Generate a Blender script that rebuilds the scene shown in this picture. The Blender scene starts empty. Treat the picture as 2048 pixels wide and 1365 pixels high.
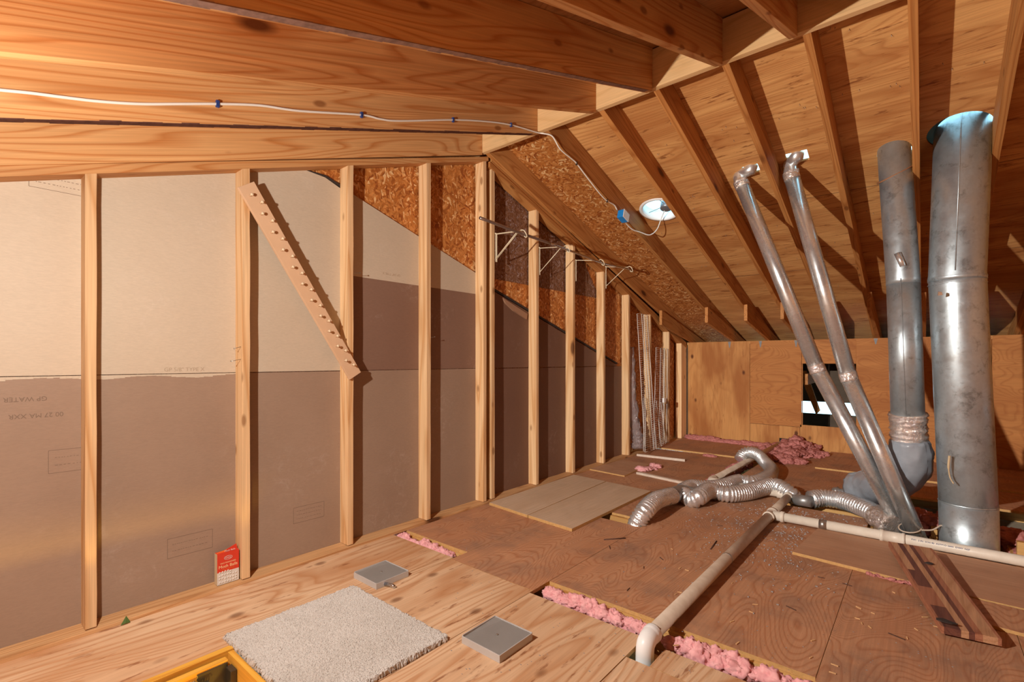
import bpy, bmesh, math, random
from mathutils import Vector, Matrix, noise as mnoise

# ------------------------------------------------------------------ camera, world, lamps
scene = bpy.context.scene
COL = scene.collection
W_PX, H_PX, F_PX, HORIZON, YAW, EYE = 2048.0, 1365.0, 975.0, 721.0, math.radians(40.2), 1.16

cam_data = bpy.data.cameras.new('camera')
cam_data.sensor_width = 36.0
cam_data.lens = 36.0 * F_PX / W_PX
cam_data.shift_y = (HORIZON - H_PX / 2) / W_PX
cam_data.clip_start = 0.02
cam = bpy.data.objects.new('camera', cam_data)
COL.objects.link(cam)
cam.location = (0, 0, EYE)
cam.rotation_euler = (math.radians(90), 0, YAW)
scene.camera = cam

world = bpy.data.worlds.new('daylight')
scene.world = world
world.use_nodes = True
bg = world.node_tree.nodes['Background']
bg.inputs['Color'].default_value = (0.42, 0.82, 1.0, 1)
bg.inputs['Strength'].default_value = 4.2

def point_lamp(name, loc, watts, colour, radius, falloff=None):
    ld = bpy.data.lights.new(name, 'POINT')
    ld.energy = watts
    ld.color = colour
    ld.shadow_soft_size = radius
    if falloff:
        ld.use_nodes = True
        nt = ld.node_tree
        em = nt.nodes['Emission']
        lf = nt.nodes.new('ShaderNodeLightFalloff')
        lf.inputs['Strength'].default_value = 1.0
        lf.inputs['Smooth'].default_value = 0.0
        a = nt.nodes.new('ShaderNodeMath'); a.operation = 'MULTIPLY_ADD'
        nt.links.new(lf.outputs['Linear'], a.inputs[0])
        a.inputs[1].default_value = falloff[1]
        b = nt.nodes.new('ShaderNodeMath'); b.operation = 'MULTIPLY'
        nt.links.new(lf.outputs['Constant'], b.inputs[0])
        b.inputs[1].default_value = falloff[0]
        nt.links.new(b.outputs[0], a.inputs[2])
        nt.links.new(a.outputs[0], em.inputs['Strength'])
    o = bpy.data.objects.new(name, ld)
    COL.objects.link(o)
    o.location = loc
    return o

LAMP = point_lamp('work_lamp', (-1.53, 0.03, 1.62), 38.0, (0.98, 0.935, 0.855), 0.022, (0.70, 0.66))
HALL = point_lamp('hallway_lamp', (-0.62, 0.02, -0.72), 170.0, (1.0, 0.62, 0.10), 0.10)

scene.view_settings.view_transform = 'Standard'
scene.view_settings.look = 'None'
scene.view_settings.exposure = 0.0
scene.view_settings.gamma = 1.0
scene.view_settings.use_curve_mapping = False
scene.cycles.max_bounces = 10
scene.cycles.diffuse_bounces = 3
scene.cycles.glossy_bounces = 4
scene.cycles.sample_clamp_indirect = 4.0

# ------------------------------------------------------------------ pixel -> point helpers (real planes of the attic)
_s, _c = math.sin(YAW), math.cos(YAW)
def ray(u, v):
    a = (u - W_PX / 2) / F_PX
    return Vector((-_s + _c * a, _c + _s * a, (HORIZON - v) / F_PX))
ORG = Vector((0, 0, EYE))
def on_x(u, v, x): d = ray(u, v); return ORG + d * (x / d.x)
def on_y(u, v, y): d = ray(u, v); return ORG + d * (y / d.y)
def on_z(u, v, z=0.0): d = ray(u, v); return ORG + d * ((z - EYE) / d.z)
def at_f(u, v, f): return ORG + ray(u, v) * f

# ------------------------------------------------------------------ roof and floor numbers (metres)
def zn(y): return 1.8505 + 0.337 * y            # underside of the near rafters
def zf(y): return 2.82 - 0.31 * (y - 2.86)      # underside of the far rafters
def znd(y): return zn(y) + 0.262                # near roof deck
def zfd(y): return zf(y) + 0.19                 # far roof deck
def zpf(y): return 2.565 - 0.324 * (y - 3.45)   # underside of sloped plate on the gable, far side
XS, XF = -2.79, -2.70                           # gable sheathing plane and stud faces
YK = 7.25                                       # knee wall
RY0, RY1 = 2.82, 2.858                          # ridge board

# ------------------------------------------------------------------ materials
class NT:
    def __init__(self, name):
        self.m = bpy.data.materials.new(name)
        self.m.use_nodes = True
        self.t = self.m.node_tree
        self.b = self.t.nodes['Principled BSDF']
        self.out = self.t.nodes['Material Output']
    def n(self, kind, **kw):
        nd = self.t.nodes.new(kind)
        for k, v in kw.items():
            setattr(nd, k, v)
        return nd
    def lk(self, a, b): self.t.links.new(a, b)
    def val(self, sock, v):
        if hasattr(v, 'is_output') or hasattr(v, 'links'):
            self.lk(v, sock)
        else:
            sock.default_value = v
    def math(self, op, a, b=0.0, c=0.0, clamp=False):
        nd = self.n('ShaderNodeMath', operation=op, use_clamp=clamp)
        self.val(nd.inputs[0], a); self.val(nd.inputs[1], b); self.val(nd.inputs[2], c)
        return nd.outputs[0]
    def obj(self):
        return self.n('ShaderNodeTexCoord').outputs['Object']
    def rot(self, v, axis, ang):
        nd = self.n('ShaderNodeVectorRotate', rotation_type='AXIS_ANGLE')
        self.lk(v, nd.inputs['Vector'])
        nd.inputs['Axis'].default_value = axis
        nd.inputs['Angle'].default_value = ang
        return nd.outputs[0]
    def map(self, v, scale=(1, 1, 1), loc=(0, 0, 0), rot=(0, 0, 0)):
        nd = self.n('ShaderNodeMapping')
        self.lk(v, nd.inputs['Vector'])
        nd.inputs['Scale'].default_value = scale
        nd.inputs['Location'].default_value = loc
        nd.inputs['Rotation'].default_value = rot
        return nd.outputs[0]
    def offs(self, v, amount=37.0):
        oi = self.n('ShaderNodeObjectInfo')
        mul = self.math('MULTIPLY', oi.outputs['Random'], amount)
        nd = self.n('ShaderNodeVectorMath', operation='ADD')
        self.lk(v, nd.inputs[0]); self.lk(mul, nd.inputs[1])
        return nd.outputs[0]
    def noise(self, v, scale, detail=2.0, rough=0.5, dist=0.0, out='Fac'):
        nd = self.n('ShaderNodeTexNoise')
        self.lk(v, nd.inputs['Vector'])
        nd.inputs['Scale'].default_value = scale
        nd.inputs['Detail'].default_value = detail
        nd.inputs['Roughness'].default_value = rough
        nd.inputs['Distortion'].default_value = dist
        return nd.outputs[out]
    def voro(self, v, scale, feature='F1', out='Distance', rnd=1.0):
        nd = self.n('ShaderNodeTexVoronoi', feature=feature)
        self.lk(v, nd.inputs['Vector'])
        nd.inputs['Scale'].default_value = scale
        nd.inputs['Randomness'].default_value = rnd
        return nd.outputs[out]
    def ramp(self, f, stops, interp='LINEAR'):
        nd = self.n('ShaderNodeValToRGB')
        self.lk(f, nd.inputs[0])
        cr = nd.color_ramp
        cr.interpolation = interp
        while len(cr.elements) < len(stops):
            cr.elements.new(0.5)
        for e, (p, c) in zip(cr.elements, stops):
            e.position = p
            e.color = (c, c, c, 1) if isinstance(c, (int, float)) else (*c, 1)
        return nd.outputs[0]
    def mix(self, f, a, b, mode='MIX'):
        nd = self.n('ShaderNodeMix', data_type='RGBA', blend_type=mode)
        for sock, v in ((nd.inputs[0], f), (nd.inputs[6], a), (nd.inputs[7], b)):
            if hasattr(v, 'links'): self.lk(v, sock)
            elif isinstance(v, tuple): sock.default_value = (*v, 1)
            else: sock.default_value = v
        return nd.outputs[2]
    def bump(self, h, strength=0.3, dist=0.002):
        nd = self.n('ShaderNodeBump')
        self.lk(h, nd.inputs['Height'])
        nd.inputs['Strength'].default_value = strength
        nd.inputs['Distance'].default_value = dist
        self.lk(nd.outputs[0], self.b.inputs['Normal'])
    def done(self, colour, rough=0.7, metal=0.0, spec=0.3):
        if hasattr(colour, 'links'): self.lk(colour, self.b.inputs['Base Color'])
        else: self.b.inputs['Base Color'].default_value = (*colour, 1)
        if hasattr(rough, 'links'): self.lk(rough, self.b.inputs['Roughness'])
        else: self.b.inputs['Roughness'].default_value = rough
        self.b.inputs['Metallic'].default_value = metal
        self.b.inputs['Specular IOR Level'].default_value = spec
        return self.m

AX = {'x': ((0, 0, 1), 0.0), 'y': ((0, 0, 1), math.radians(90)), 'z': ((0, 1, 0), math.radians(90))}

def lumber(name, axis, light, dark, tilt=0.0, knots=True, ringk=17.0, vary=0.25, stain=0.25):
    """sawn softwood: cathedral grain along the length, fibres, a few knots"""
    m = NT(name)
    v = m.obj()
    if tilt: v = m.rot(v, (1, 0, 0), tilt)
    a, ang = AX[axis]
    v = m.rot(v, a, ang)                       # length now runs along x
    v = m.offs(v)
    w = m.map(v, (0.24, 3.6, 3.6))
    n1 = m.noise(w, 1.5, 1.5, 0.45, 0.35)
    rings = m.math('FRACT', m.math('MULTIPLY', n1, ringk))
    rf = m.ramp(rings, [(0.0, 0.25), (0.55, 0.05), (0.88, 1.0), (1.0, 0.25)])
    fib = m.noise(m.map(v, (2.2, 130, 130)), 1.0, 2.0, 0.6)
    broad = m.noise(m.map(v, (0.8, 5, 5)), 1.3, 2.0, 0.5)
    col = m.mix(m.math('MULTIPLY', rf, 0.75), light, dark)
    col = m.mix(1.0, col, m.ramp(fib, [(0.25, 0.80), (0.75, 1.12)]), 'MULTIPLY')
    col = m.mix(m.math('MULTIPLY', m.ramp(broad, [(0.35, 0.0), (0.75, 1.0)]), stain), col, dark)
    if knots:
        kd = m.voro(m.map(v, (1.15, 3.2, 3.2)), 1.0)
        kd2 = m.voro(m.map(v, (3.1, 7.0, 7.0), (4, 2, 7)), 1.0)
        col = m.mix(m.math('MULTIPLY', m.ramp(kd2, [(0.07, 1.0), (0.13, 0.0)]), 0.7), col, (dark[0] * 0.45, dark[1] * 0.4, dark[2] * 0.4))
        kn = m.ramp(kd, [(0.055, 1.0), (0.105, 0.0)])
        kh = m.ramp(kd, [(0.06, 0.7), (0.24, 0.0)])
        col = m.mix(kh, col, dark)
        col = m.mix(kn, col, (dark[0] * 0.30, dark[1] * 0.26, dark[2] * 0.28))
    oi = m.n('ShaderNodeObjectInfo')
    vv = m.math('ADD', m.math('MULTIPLY', oi.outputs['Random'], vary), 1.0 - vary * 0.55)
    col = m.mix(1.0, col, vv, 'MULTIPLY')
    m.bump(m.math('ADD', m.math('MULTIPLY', rf, 0.3), fib), 0.18, 0.0012)
    return m.done(col, 0.62, 0, 0.25)

def plywood(name, axis, light, dark, ringk=26.0, stretch=0.34, contrast=0.6, grime=0.0, grime_col=(0.1, 0.05, 0.03),
            patches=0.0, rough_bump=0.2, tilt=0.0, blotch=0.3, knots=0.0, spec=0.25):
    """rotary cut veneer: contour grain"""
    m = NT(name)
    v = m.obj()
    if tilt: v = m.rot(v, (1, 0, 0), tilt)
    a, ang = AX[axis]
    v = m.rot(v, a, ang)
    v = m.offs(v, 21.0)
    w = m.map(v, (stretch * 3.0, 3.0, 3.0))
    n1 = m.noise(w, 1.0, 1.6, 0.42, 0.55)
    rings = m.math('FRACT', m.math('MULTIPLY', n1, ringk))
    rf = m.ramp(rings, [(0.0, 0.15), (0.5, 0.0), (0.86, 1.0), (1.0, 0.15)])
    fib = m.noise(m.map(v, (3.0, 90, 90)), 1.0, 3.0, 0.65)
    broad = m.noise(m.map(v, (0.9, 3.4, 3.4)), 1.1, 3.0, 0.55, 0.3)
    col = m.mix(m.math('MULTIPLY', rf, contrast), light, dark)
    col = m.mix(1.0, col, m.ramp(fib, [(0.25, 0.84), (0.75, 1.10)]), 'MULTIPLY')
    col = m.mix(m.math('MULTIPLY', m.ramp(broad, [(0.42, 0.0), (0.62, 1.0)]), blotch), col, dark)
    if patches:
        pk = m.noise(m.map(v, (1.8, 9.0, 9.0)), 2.6, 4.0, 0.7)
        col = m.mix(m.math('MULTIPLY', m.ramp(pk, [(0.60, 0.0), (0.68, 1.0)]), patches), col,
                    (dark[0] * 0.55, dark[1] * 0.45, dark[2] * 0.45))
    if knots:
        kd = m.voro(m.map(v, (1.0, 1.6, 1.6)), 3.4)
        col = m.mix(m.math('MULTIPLY', m.ramp(kd, [(0.07, 1.0), (0.15, 0.0)]), knots), col,
                    (dark[0] * 0.35, dark[1] * 0.3, dark[2] * 0.3))
    if grime:
        g = m.noise(m.obj(), 3.1, 5.0, 0.65)
        col = m.mix(m.math('MULTIPLY', m.ramp(g, [(0.46, 0.0), (0.72, 1.0)]), grime), col, grime_col)
        sp = m.noise(m.obj(), 70.0, 2.0, 0.6)
        col = m.mix(m.math('MULTIPLY', m.ramp(sp, [(0.66, 0.0), (0.74, 1.0)]), grime), col, grime_col)
    m.bump(m.math('ADD', m.math('MULTIPLY', rf, -0.35), fib), rough_bump, 0.0016)
    return m.done(col, 0.68, 0, spec)

def osb(name, tone=(1, 1, 1), plane='yz', scale=1.0):
    m = NT(name)
    v0 = m.obj()
    d = m.noise(v0, 9.0, 2.0, 0.5, 0.0, 'Color')
    v = m.mix(0.06, v0, d, 'ADD')
    cols = []
    for i, (r, sc) in enumerate(((0.3, 28), (1.4, 36), (2.3, 31))):
        rv = m.rot(v, (1, 0, 0) if plane == 'yz' else (0, 0, 1), r)
        mv = m.map(rv, (scale, 0.36 * scale, 2.1 * scale) if plane == 'yz' else (2.1 * scale, 0.36 * scale, scale), (i * 3.7, i * 1.3, i * 2.9))
        c = m.voro(mv, sc, 'F1', 'Color')
        sep = m.n('ShaderNodeSeparateColor'); m.lk(c, sep.inputs[0])
        cols.append(sep.outputs[i % 3])
    pick = m.noise(v0, 26.0, 1.0)
    pick2 = m.noise(m.map(v0, (1, 1, 1), (5, 5, 5)), 22.0, 1.0)
    a = m.mix(m.ramp(pick, [(0.47, 0.0), (0.51, 1.0)]), cols[0], cols[1])
    a = m.mix(m.ramp(pick2, [(0.53, 0.0), (0.57, 1.0)]), a, cols[2])
    col = m.ramp(a, [(0.0, tuple(x * t for x, t in zip((0.30, 0.075, 0.015), tone))),
                     (0.35, tuple(x * t for x, t in zip((0.50, 0.17, 0.036), tone))),
                     (0.80, tuple(x * t for x, t in zip((0.66, 0.27, 0.075), tone))),
                     (1.0, tuple(x * t for x, t in zip((0.90, 0.58, 0.28), tone)))])
    fl = m.noise(m.map(v0, (60, 60, 60)), 1.0, 3.0, 0.7)
    col = m.mix(1.0, col, m.ramp(fl, [(0.25, 0.70), (0.75, 1.18)]), 'MULTIPLY')
    m.bump(a, 0.35, 0.003)
    return m.done(col, 0.6, 0, 0.3)

def gypsum(name, base, dirt, scuff=0.35, scuff_col=(0.75, 0.68, 0.62)):
    m = NT(name)
    v = m.obj()
    b = m.noise(v, 1.7, 4.0, 0.55)
    col = m.mix(m.math('MULTIPLY', m.ramp(b, [(0.35, 0.0), (0.75, 1.0)]), 0.55), base, dirt)
    f = m.noise(m.map(v, (50, 50, 220)), 1.0, 2.0, 0.6)
    col = m.mix(1.0, col, m.ramp(f, [(0.25, 0.93), (0.75, 1.05)]), 'MULTIPLY')
    # dusty scuffs
    area = m.noise(m.map(v, (1, 1, 1), (3.3, 1.2, 7.7)), 2.6, 2.0, 0.5)
    streak = m.noise(m.map(v, (1, 1, 1), (0, 0, 0), (0.9, 0, 0)), 13.0, 7.0, 0.72, 1.2)
    fine = m.noise(m.map(v, (1, 1, 1), (9, 2, 4)), 60.0, 3.0, 0.7)
    sc = m.math('MULTIPLY', m.ramp(area, [(0.54, 0.0), (0.74, 1.0)]), m.math('MULTIPLY', m.ramp(streak, [(0.50, 0.0), (0.72, 1.0)]), m.ramp(fine, [(0.40, 0.2), (0.65, 1.0)])))
    col = m.mix(m.math('MULTIPLY', sc, scuff), col, scuff_col)
    m.bump(f, 0.05, 0.0006)
    return m.done(col, 0.55, 0, 0.3)

def plain(name, c, rough=0.5, metal=0.0, spec=0.4, mottled=0.0, scale=30.0, dark=None):
    m = NT(name)
    col = c
    if mottled:
        n = m.noise(m.obj(), scale, 4.0, 0.6)
        dk = dark or tuple(x * 0.5 for x in c)
        col = m.mix(m.math('MULTIPLY', m.ramp(n, [(0.35, 0.0), (0.7, 1.0)]), mottled), c, dk)
        m.bump(n, 0.08, 0.001)
    return m.done(col, rough, metal, spec)

def galv(name, base=(0.62, 0.64, 0.66), rough=0.34, dirt=0.5, metal=0.6, bumpy=0.10):
    m = NT(name)
    v = m.obj()
    sp = m.voro(m.map(v, (1, 1, 1)), 70.0, 'F1', 'Color')
    sep = m.n('ShaderNodeSeparateColor'); m.lk(sp, sep.inputs[0])
    col = m.mix(m.math('MULTIPLY', sep.outputs[0], 0.22), base, tuple(x * 0.62 for x in base))
    d = m.noise(v, 12.0, 7.0, 0.75, 0.4)
    col = m.mix(m.math('MULTIPLY', m.ramp(d, [(0.54, 0.0), (0.66, 1.0)]), dirt), col, (0.14, 0.15, 0.15))
    rg = m.ramp(m.noise(v, 11.0, 3.0, 0.6), [(0.3, rough * 0.8), (0.7, rough * 1.35)])
    m.bump(m.noise(m.map(v, (1, 1, 0.35)), 9.0, 2.0), bumpy, 0.01)
    return m.done(col, rg, metal, 0.5)

def foil(name, base=(0.74, 0.72, 0.70), rough=0.22, crinkle=0.5, scale=38.0, metal=0.8):
    m = NT(name)
    v = m.obj()
    h = m.noise(v, scale, 4.0, 0.6, 0.8)
    m.bump(h, crinkle, 0.01)
    col = m.mix(m.ramp(m.noise(v, 12.0, 2.0), [(0.4, 0.0), (0.8, 0.5)]), base, tuple(x * 0.55 for x in base))
    return m.done(col, rough, metal, 0.5)

SL_N, SL_F = -math.atan(0.337), math.atan(0.31)
PINE_L, PINE_D = (0.66, 0.37, 0.16), (0.36, 0.135, 0.036)
M = {}
M['stud'] = lumber('stud_wood', 'z', (0.84, 0.57, 0.32), (0.56, 0.26, 0.085), ringk=9, vary=0.2)
M['plate'] = lumber('plate_wood', 'y', (0.60, 0.34, 0.16), (0.36, 0.15, 0.05), vary=0.1)
M['near'] = lumber('near_rafter_wood', 'y', (0.66, 0.355, 0.145), (0.42, 0.13, 0.024), tilt=SL_N, ringk=22, vary=0.22)
M['far'] = lumber('far_rafter_wood', 'y', (0.57, 0.255, 0.078), (0.32, 0.10, 0.021), tilt=SL_F, vary=0.2)
M['ridge'] = plywood('ridge_board_wood', 'x', (0.74, 0.47, 0.23), (0.52, 0.27, 0.09), ringk=9, contrast=0.35, blotch=0.15)
M['x_wood'] = lumber('cross_wood', 'x', (0.70, 0.42, 0.16), (0.46, 0.20, 0.05), vary=0.2, ringk=10)
M['y_wood'] = lumber('long_wood', 'y', (0.70, 0.42, 0.16), (0.46, 0.20, 0.05), vary=0.2, ringk=10)
M['yellow'] = lumber('varnished_pine', 'y', (0.86, 0.47, 0.07), (0.62, 0.24, 0.025), knots=False, ringk=7, vary=0.1)
M['yellow_x'] = lumber('varnished_pine_cross', 'x', (0.86, 0.47, 0.07), (0.62, 0.24, 0.025), knots=False, ringk=7, vary=0.1)
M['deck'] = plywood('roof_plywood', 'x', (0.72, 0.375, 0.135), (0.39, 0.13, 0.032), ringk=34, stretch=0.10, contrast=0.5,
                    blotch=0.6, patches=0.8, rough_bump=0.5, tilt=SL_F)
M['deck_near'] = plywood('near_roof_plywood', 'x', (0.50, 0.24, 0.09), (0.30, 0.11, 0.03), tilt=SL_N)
M['ply_light'] = plywood('pale_floor_plywood', 'y', (0.72, 0.48, 0.30), (0.47, 0.205, 0.08), ringk=20, stretch=0.18,
                         contrast=0.68, blotch=0.6, patches=0.8, knots=0.7)
M['ply_red'] = plywood('red_brown_floor_plywood', 'y', (0.54, 0.275, 0.150), (0.37, 0.130, 0.052), ringk=44, stretch=0.36,
                       contrast=0.62, blotch=0.25, grime=0.6, grime_col=(0.20, 0.125, 0.095))
M['ply_board'] = plywood('loose_board_plywood', 'y', (0.60, 0.43, 0.30), (0.48, 0.31, 0.19), ringk=8, contrast=0.22,
                         blotch=0.3, grime=0.15, grime_col=(0.25, 0.17, 0.12))
M['ply_board_x'] = plywood('tan_board_plywood', 'x', (0.52, 0.29, 0.175), (0.42, 0.20, 0.105), ringk=12, contrast=0.3,
                           blotch=0.4, grime=0.2)
M['edge'] = plain('sawn_edge', (0.62, 0.36, 0.14), 0.7, 0, 0.2, 0.4, 60)
M['knee'] = plywood('knee_wall_plywood', 'x', (0.45, 0.182, 0.052), (0.28, 0.085, 0.019), ringk=26, stretch=0.5,
                    contrast=0.5, blotch=0.5)
M['knee_knot'] = plywood('knotty_plywood', 'z', (0.54, 0.255, 0.082), (0.30, 0.095, 0.021), ringk=9, contrast=0.3,
                         blotch=0.8, patches=0.35, knots=1.0)
M['osb'] = osb('strand_board')
M['osb_dark'] = osb('weathered_strand_board', (0.40, 0.50, 1.1), scale=1.8)
M['osb_deck'] = osb('roof_strand_board', (0.85, 0.85, 0.85), plane='xy')
M['tan'] = gypsum('tan_gypsum_paper', (0.56, 0.455, 0.345), (0.49, 0.385, 0.28), 0.35, (0.75, 0.66, 0.58))
M['brown'] = gypsum('brown_gypsum_paper', (0.33, 0.222, 0.158), (0.255, 0.165, 0.115), 0.42, (0.62, 0.50, 0.43))
M['brown_mid'] = gypsum('mid_brown_gypsum_paper', (0.235, 0.135, 0.095), (0.20, 0.108, 0.073), 0.6, (0.62, 0.50, 0.46))
M['brown_dark'] = gypsum('dark_gypsum_paper', (0.185, 0.095, 0.062), (0.15, 0.075, 0.05), 0.42, (0.45, 0.33, 0.27))
M['ink'] = plain('printed_ink', (0.20, 0.13, 0.09), 0.8)
M['ink_faint'] = plain('faint_printed_ink', (0.40, 0.30, 0.21), 0.8)
M['galv'] = galv('galvanised_steel', (0.54, 0.62, 0.67), 0.38, 0.55, 0.78)
M['galv_clean'] = galv('bright_duct_steel', (0.82, 0.87, 0.90), 0.26, 0.0, 0.84, 0.025)
M['galv_dark'] = galv('dull_steel', (0.34, 0.34, 0.34), 0.4, 0.3)
M['foil'] = foil('flexible_duct_foil', (0.88, 0.92, 0.95), 0.25, 0.45, 60, 0.78)
M['tape'] = foil('crinkled_foil_tape', (0.86, 0.80, 0.75), 0.18, 1.0, 60)
M['grey_sleeve'] = plain('grey_plastic_sleeve', (0.33, 0.36, 0.41), 0.30, 0, 0.5, 0.3, 14)
M['pvc'] = plain('dusty_pvc', (0.62, 0.50, 0.40), 0.45, 0, 0.4, 0.55, 9, (0.36, 0.25, 0.17))
M['pvc_clean'] = plain('cream_pvc', (0.78, 0.70, 0.60), 0.4, 0, 0.4, 0.25, 20, (0.55, 0.44, 0.34))
M['pvc_white'] = plain('white_pvc', (0.86, 0.86, 0.86), 0.35)
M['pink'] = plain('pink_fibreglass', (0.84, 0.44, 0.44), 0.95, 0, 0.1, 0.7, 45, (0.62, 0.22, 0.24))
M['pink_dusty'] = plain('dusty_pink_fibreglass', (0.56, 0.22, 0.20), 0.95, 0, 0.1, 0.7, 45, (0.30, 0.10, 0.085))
M['cable'] = plain('white_cable_sheath', (0.80, 0.76, 0.70), 0.45)
M['blue'] = plain('blue_plastic', (0.01, 0.22, 0.62), 0.4)
M['dark_blue'] = plain('cable_staple_blue', (0.02, 0.05, 0.2), 0.4)
M['wire_white'] = plain('white_coated_wire', (0.80, 0.76, 0.70), 0.35)
M['wire_cream'] = plain('cream_painted_bracket', (0.80, 0.71, 0.52), 0.4)
M['rod'] = plain('dull_steel_rod', (0.40, 0.36, 0.36), 0.3, 0.9)
M['chrome'] = plain('shiny_steel_rod', (0.62, 0.68, 0.78), 0.15, 1.0)
M['steel'] = plain('zinc_plated_steel', (0.45, 0.43, 0.40), 0.35, 0.9)
M['black_steel'] = plain('greasy_steel', (0.10, 0.09, 0.07), 0.35, 0.7)
M['grey_paint'] = plain('grey_cover_metal', (0.54, 0.51, 0.49), 0.45, 0.1, 0.4, 0.3, 6, (0.36, 0.33, 0.31))
M['carpet'] = None
M['red_card'] = plain('red_card', (0.62, 0.045, 0.02), 0.45)
M['orange_card'] = plain('orange_card', (0.80, 0.16, 0.03), 0.45)
M['card'] = plain('raw_card', (0.58, 0.44, 0.27), 0.7)
M['white_card'] = plain('white_card', (0.70, 0.64, 0.58), 0.5, 0, 0.3, 0.3, 60)
M['cream_ink'] = plain('cream_ink', (0.86, 0.62, 0.34), 0.5)
M['peg'] = plain('pale_peg_board', (0.70, 0.46, 0.29), 0.5, 0, 0.3, 0.25, 8, (0.60, 0.36, 0.20))
M['peg_pin'] = plain('cream_peg', (0.80, 0.62, 0.42), 0.3)
M['black'] = plain('black_flake', (0.035, 0.025, 0.022), 0.7)
M['walnut'] = lumber('walnut_strip', 'y', (0.19, 0.07, 0.045), (0.11, 0.038, 0.03), knots=False)
M['maple'] = lumber('maple_strip', 'y', (0.58, 0.31, 0.17), (0.44, 0.21, 0.10), knots=False)
M['cherry'] = lumber('cherry_strip', 'y', (0.44, 0.18, 0.10), (0.30, 0.10, 0.05), knots=False)
M['chip'] = plain('pale_wood_chip', (0.70, 0.42, 0.20), 0.8)
M['stick'] = plain('dark_splinter', (0.10, 0.045, 0.03), 0.8)
M['batten'] = plain('pale_strip', (0.72, 0.60, 0.50), 0.5, 0, 0.3, 0.4, 25, (0.5, 0.35, 0.26))
M['leaf'] = plain('green_leaf', (0.16, 0.26, 0.07), 0.6)
M['hall'] = plain('hallway_paint', (0.75, 0.62, 0.42), 0.8)
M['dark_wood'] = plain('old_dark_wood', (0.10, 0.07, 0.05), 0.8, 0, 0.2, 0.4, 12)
M['motor'] = plain('fan_motor_grey', (0.22, 0.24, 0.27), 0.4, 0.5)
M['tie_grey'] = plain('tie_plate_grey', (0.24, 0.24, 0.25), 0.6, 0.0, 0.2, 0.4, 40)
M['grit'] = plain('grey_grit', (0.34, 0.31, 0.30), 0.7)

def make_carpet():
    m = NT('carpet_pile')
    v = m.obj()
    a = m.noise(v, 420.0, 2.0, 0.6)
    b = m.noise(v, 5.0, 3.0, 0.6)
    col = m.mix(m.ramp(a, [(0.35, 0.0), (0.65, 1.0)]), (0.52, 0.475, 0.44), (0.65, 0.60, 0.56))
    col = m.mix(m.math('MULTIPLY', m.ramp(b, [(0.42, 0.0), (0.75, 1.0)]), 0.5), col, (0.47, 0.42, 0.375))
    m.bump(a, 0.4, 0.003)
    return m.done(col, 0.95, 0, 0.05)
M['carpet'] = make_carpet()

def make_clear():
    m = NT('clear_plastic_wrap')
    m.b.inputs['Transmission Weight'].default_value = 0.75
    m.bump(m.noise(m.map(m.obj(), (8, 8, 2)), 4.0, 3.0, 0.6, 1.0), 1.0, 0.03)
    return m.done((0.78, 0.66, 0.66), 0.18, 0, 0.6)
M['clear'] = make_clear()

def make_cap():
    m = NT('translucent_vent_dome')
    tr = m.n('ShaderNodeBsdfTranslucent'); tr.inputs[0].default_value = (0.85, 0.92, 0.95, 1)
    df = m.n('ShaderNodeBsdfDiffuse'); df.inputs[0].default_value = (0.85, 0.92, 0.95, 1)
    mx = m.n('ShaderNodeMixShader'); mx.inputs[0].default_value = 0.7
    m.lk(df.outputs[0], mx.inputs[1]); m.lk(tr.outputs[0], mx.inputs[2]); m.lk(mx.outputs[0], m.out.inputs[0])
    return m.m
M['dome'] = make_cap()

# ------------------------------------------------------------------ object helpers
def link(name, bm, mats, parent=None, smooth=False, bevel=0.0):
    me = bpy.data.meshes.new(name)
    bm.normal_update()
    bm.to_mesh(me); bm.free()
    if not isinstance(mats, (list, tuple)): mats = [mats]
    for mt in mats: me.materials.append(mt)
    if smooth:
        for p in me.polygons: p.use_smooth = True
    o = bpy.data.objects.new(name, me)
    COL.objects.link(o)
    if parent is not None: o.parent = parent
    if bevel:
        b = o.modifiers.new('bevel', 'BEVEL'); b.width = bevel; b.segments = 2; b.limit_method = 'ANGLE'
    return o

def tag(o, label=None, cat=None, group=None, kind=None):
    if label: o['label'] = label
    if cat: o['category'] = cat
    if group: o['group'] = group
    if kind: o['kind'] = kind
    return o

def empty(name, loc, label, cat, group=None):
    o = bpy.data.objects.new(name, None)
    COL.objects.link(o)
    o.empty_display_size = 0.05
    o.location = loc
    return tag(o, label, cat, group)

def child_world(o, parent):
    """parent o (built in world space) to an Empty without moving it"""
    o.parent = parent
    o.matrix_parent_inverse = Matrix.Translation(-Vector(parent.location))
    return o

def sub(o, part):
    o.parent = part
    return o

def box_bm(lo, hi, bm=None, mi=0):
    bm = bm or bmesh.new()
    vs = [bm.verts.new((x, y, z)) for x in (lo[0], hi[0]) for y in (lo[1], hi[1]) for z in (lo[2], hi[2])]
    for f in ((0, 1, 3, 2), (4, 6, 7, 5), (0, 4, 5, 1), (2, 3, 7, 6), (0, 2, 6, 4), (1, 5, 7, 3)):
        fc = bm.faces.new([vs[i] for i in f]); fc.material_index = mi
    return bm

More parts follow.
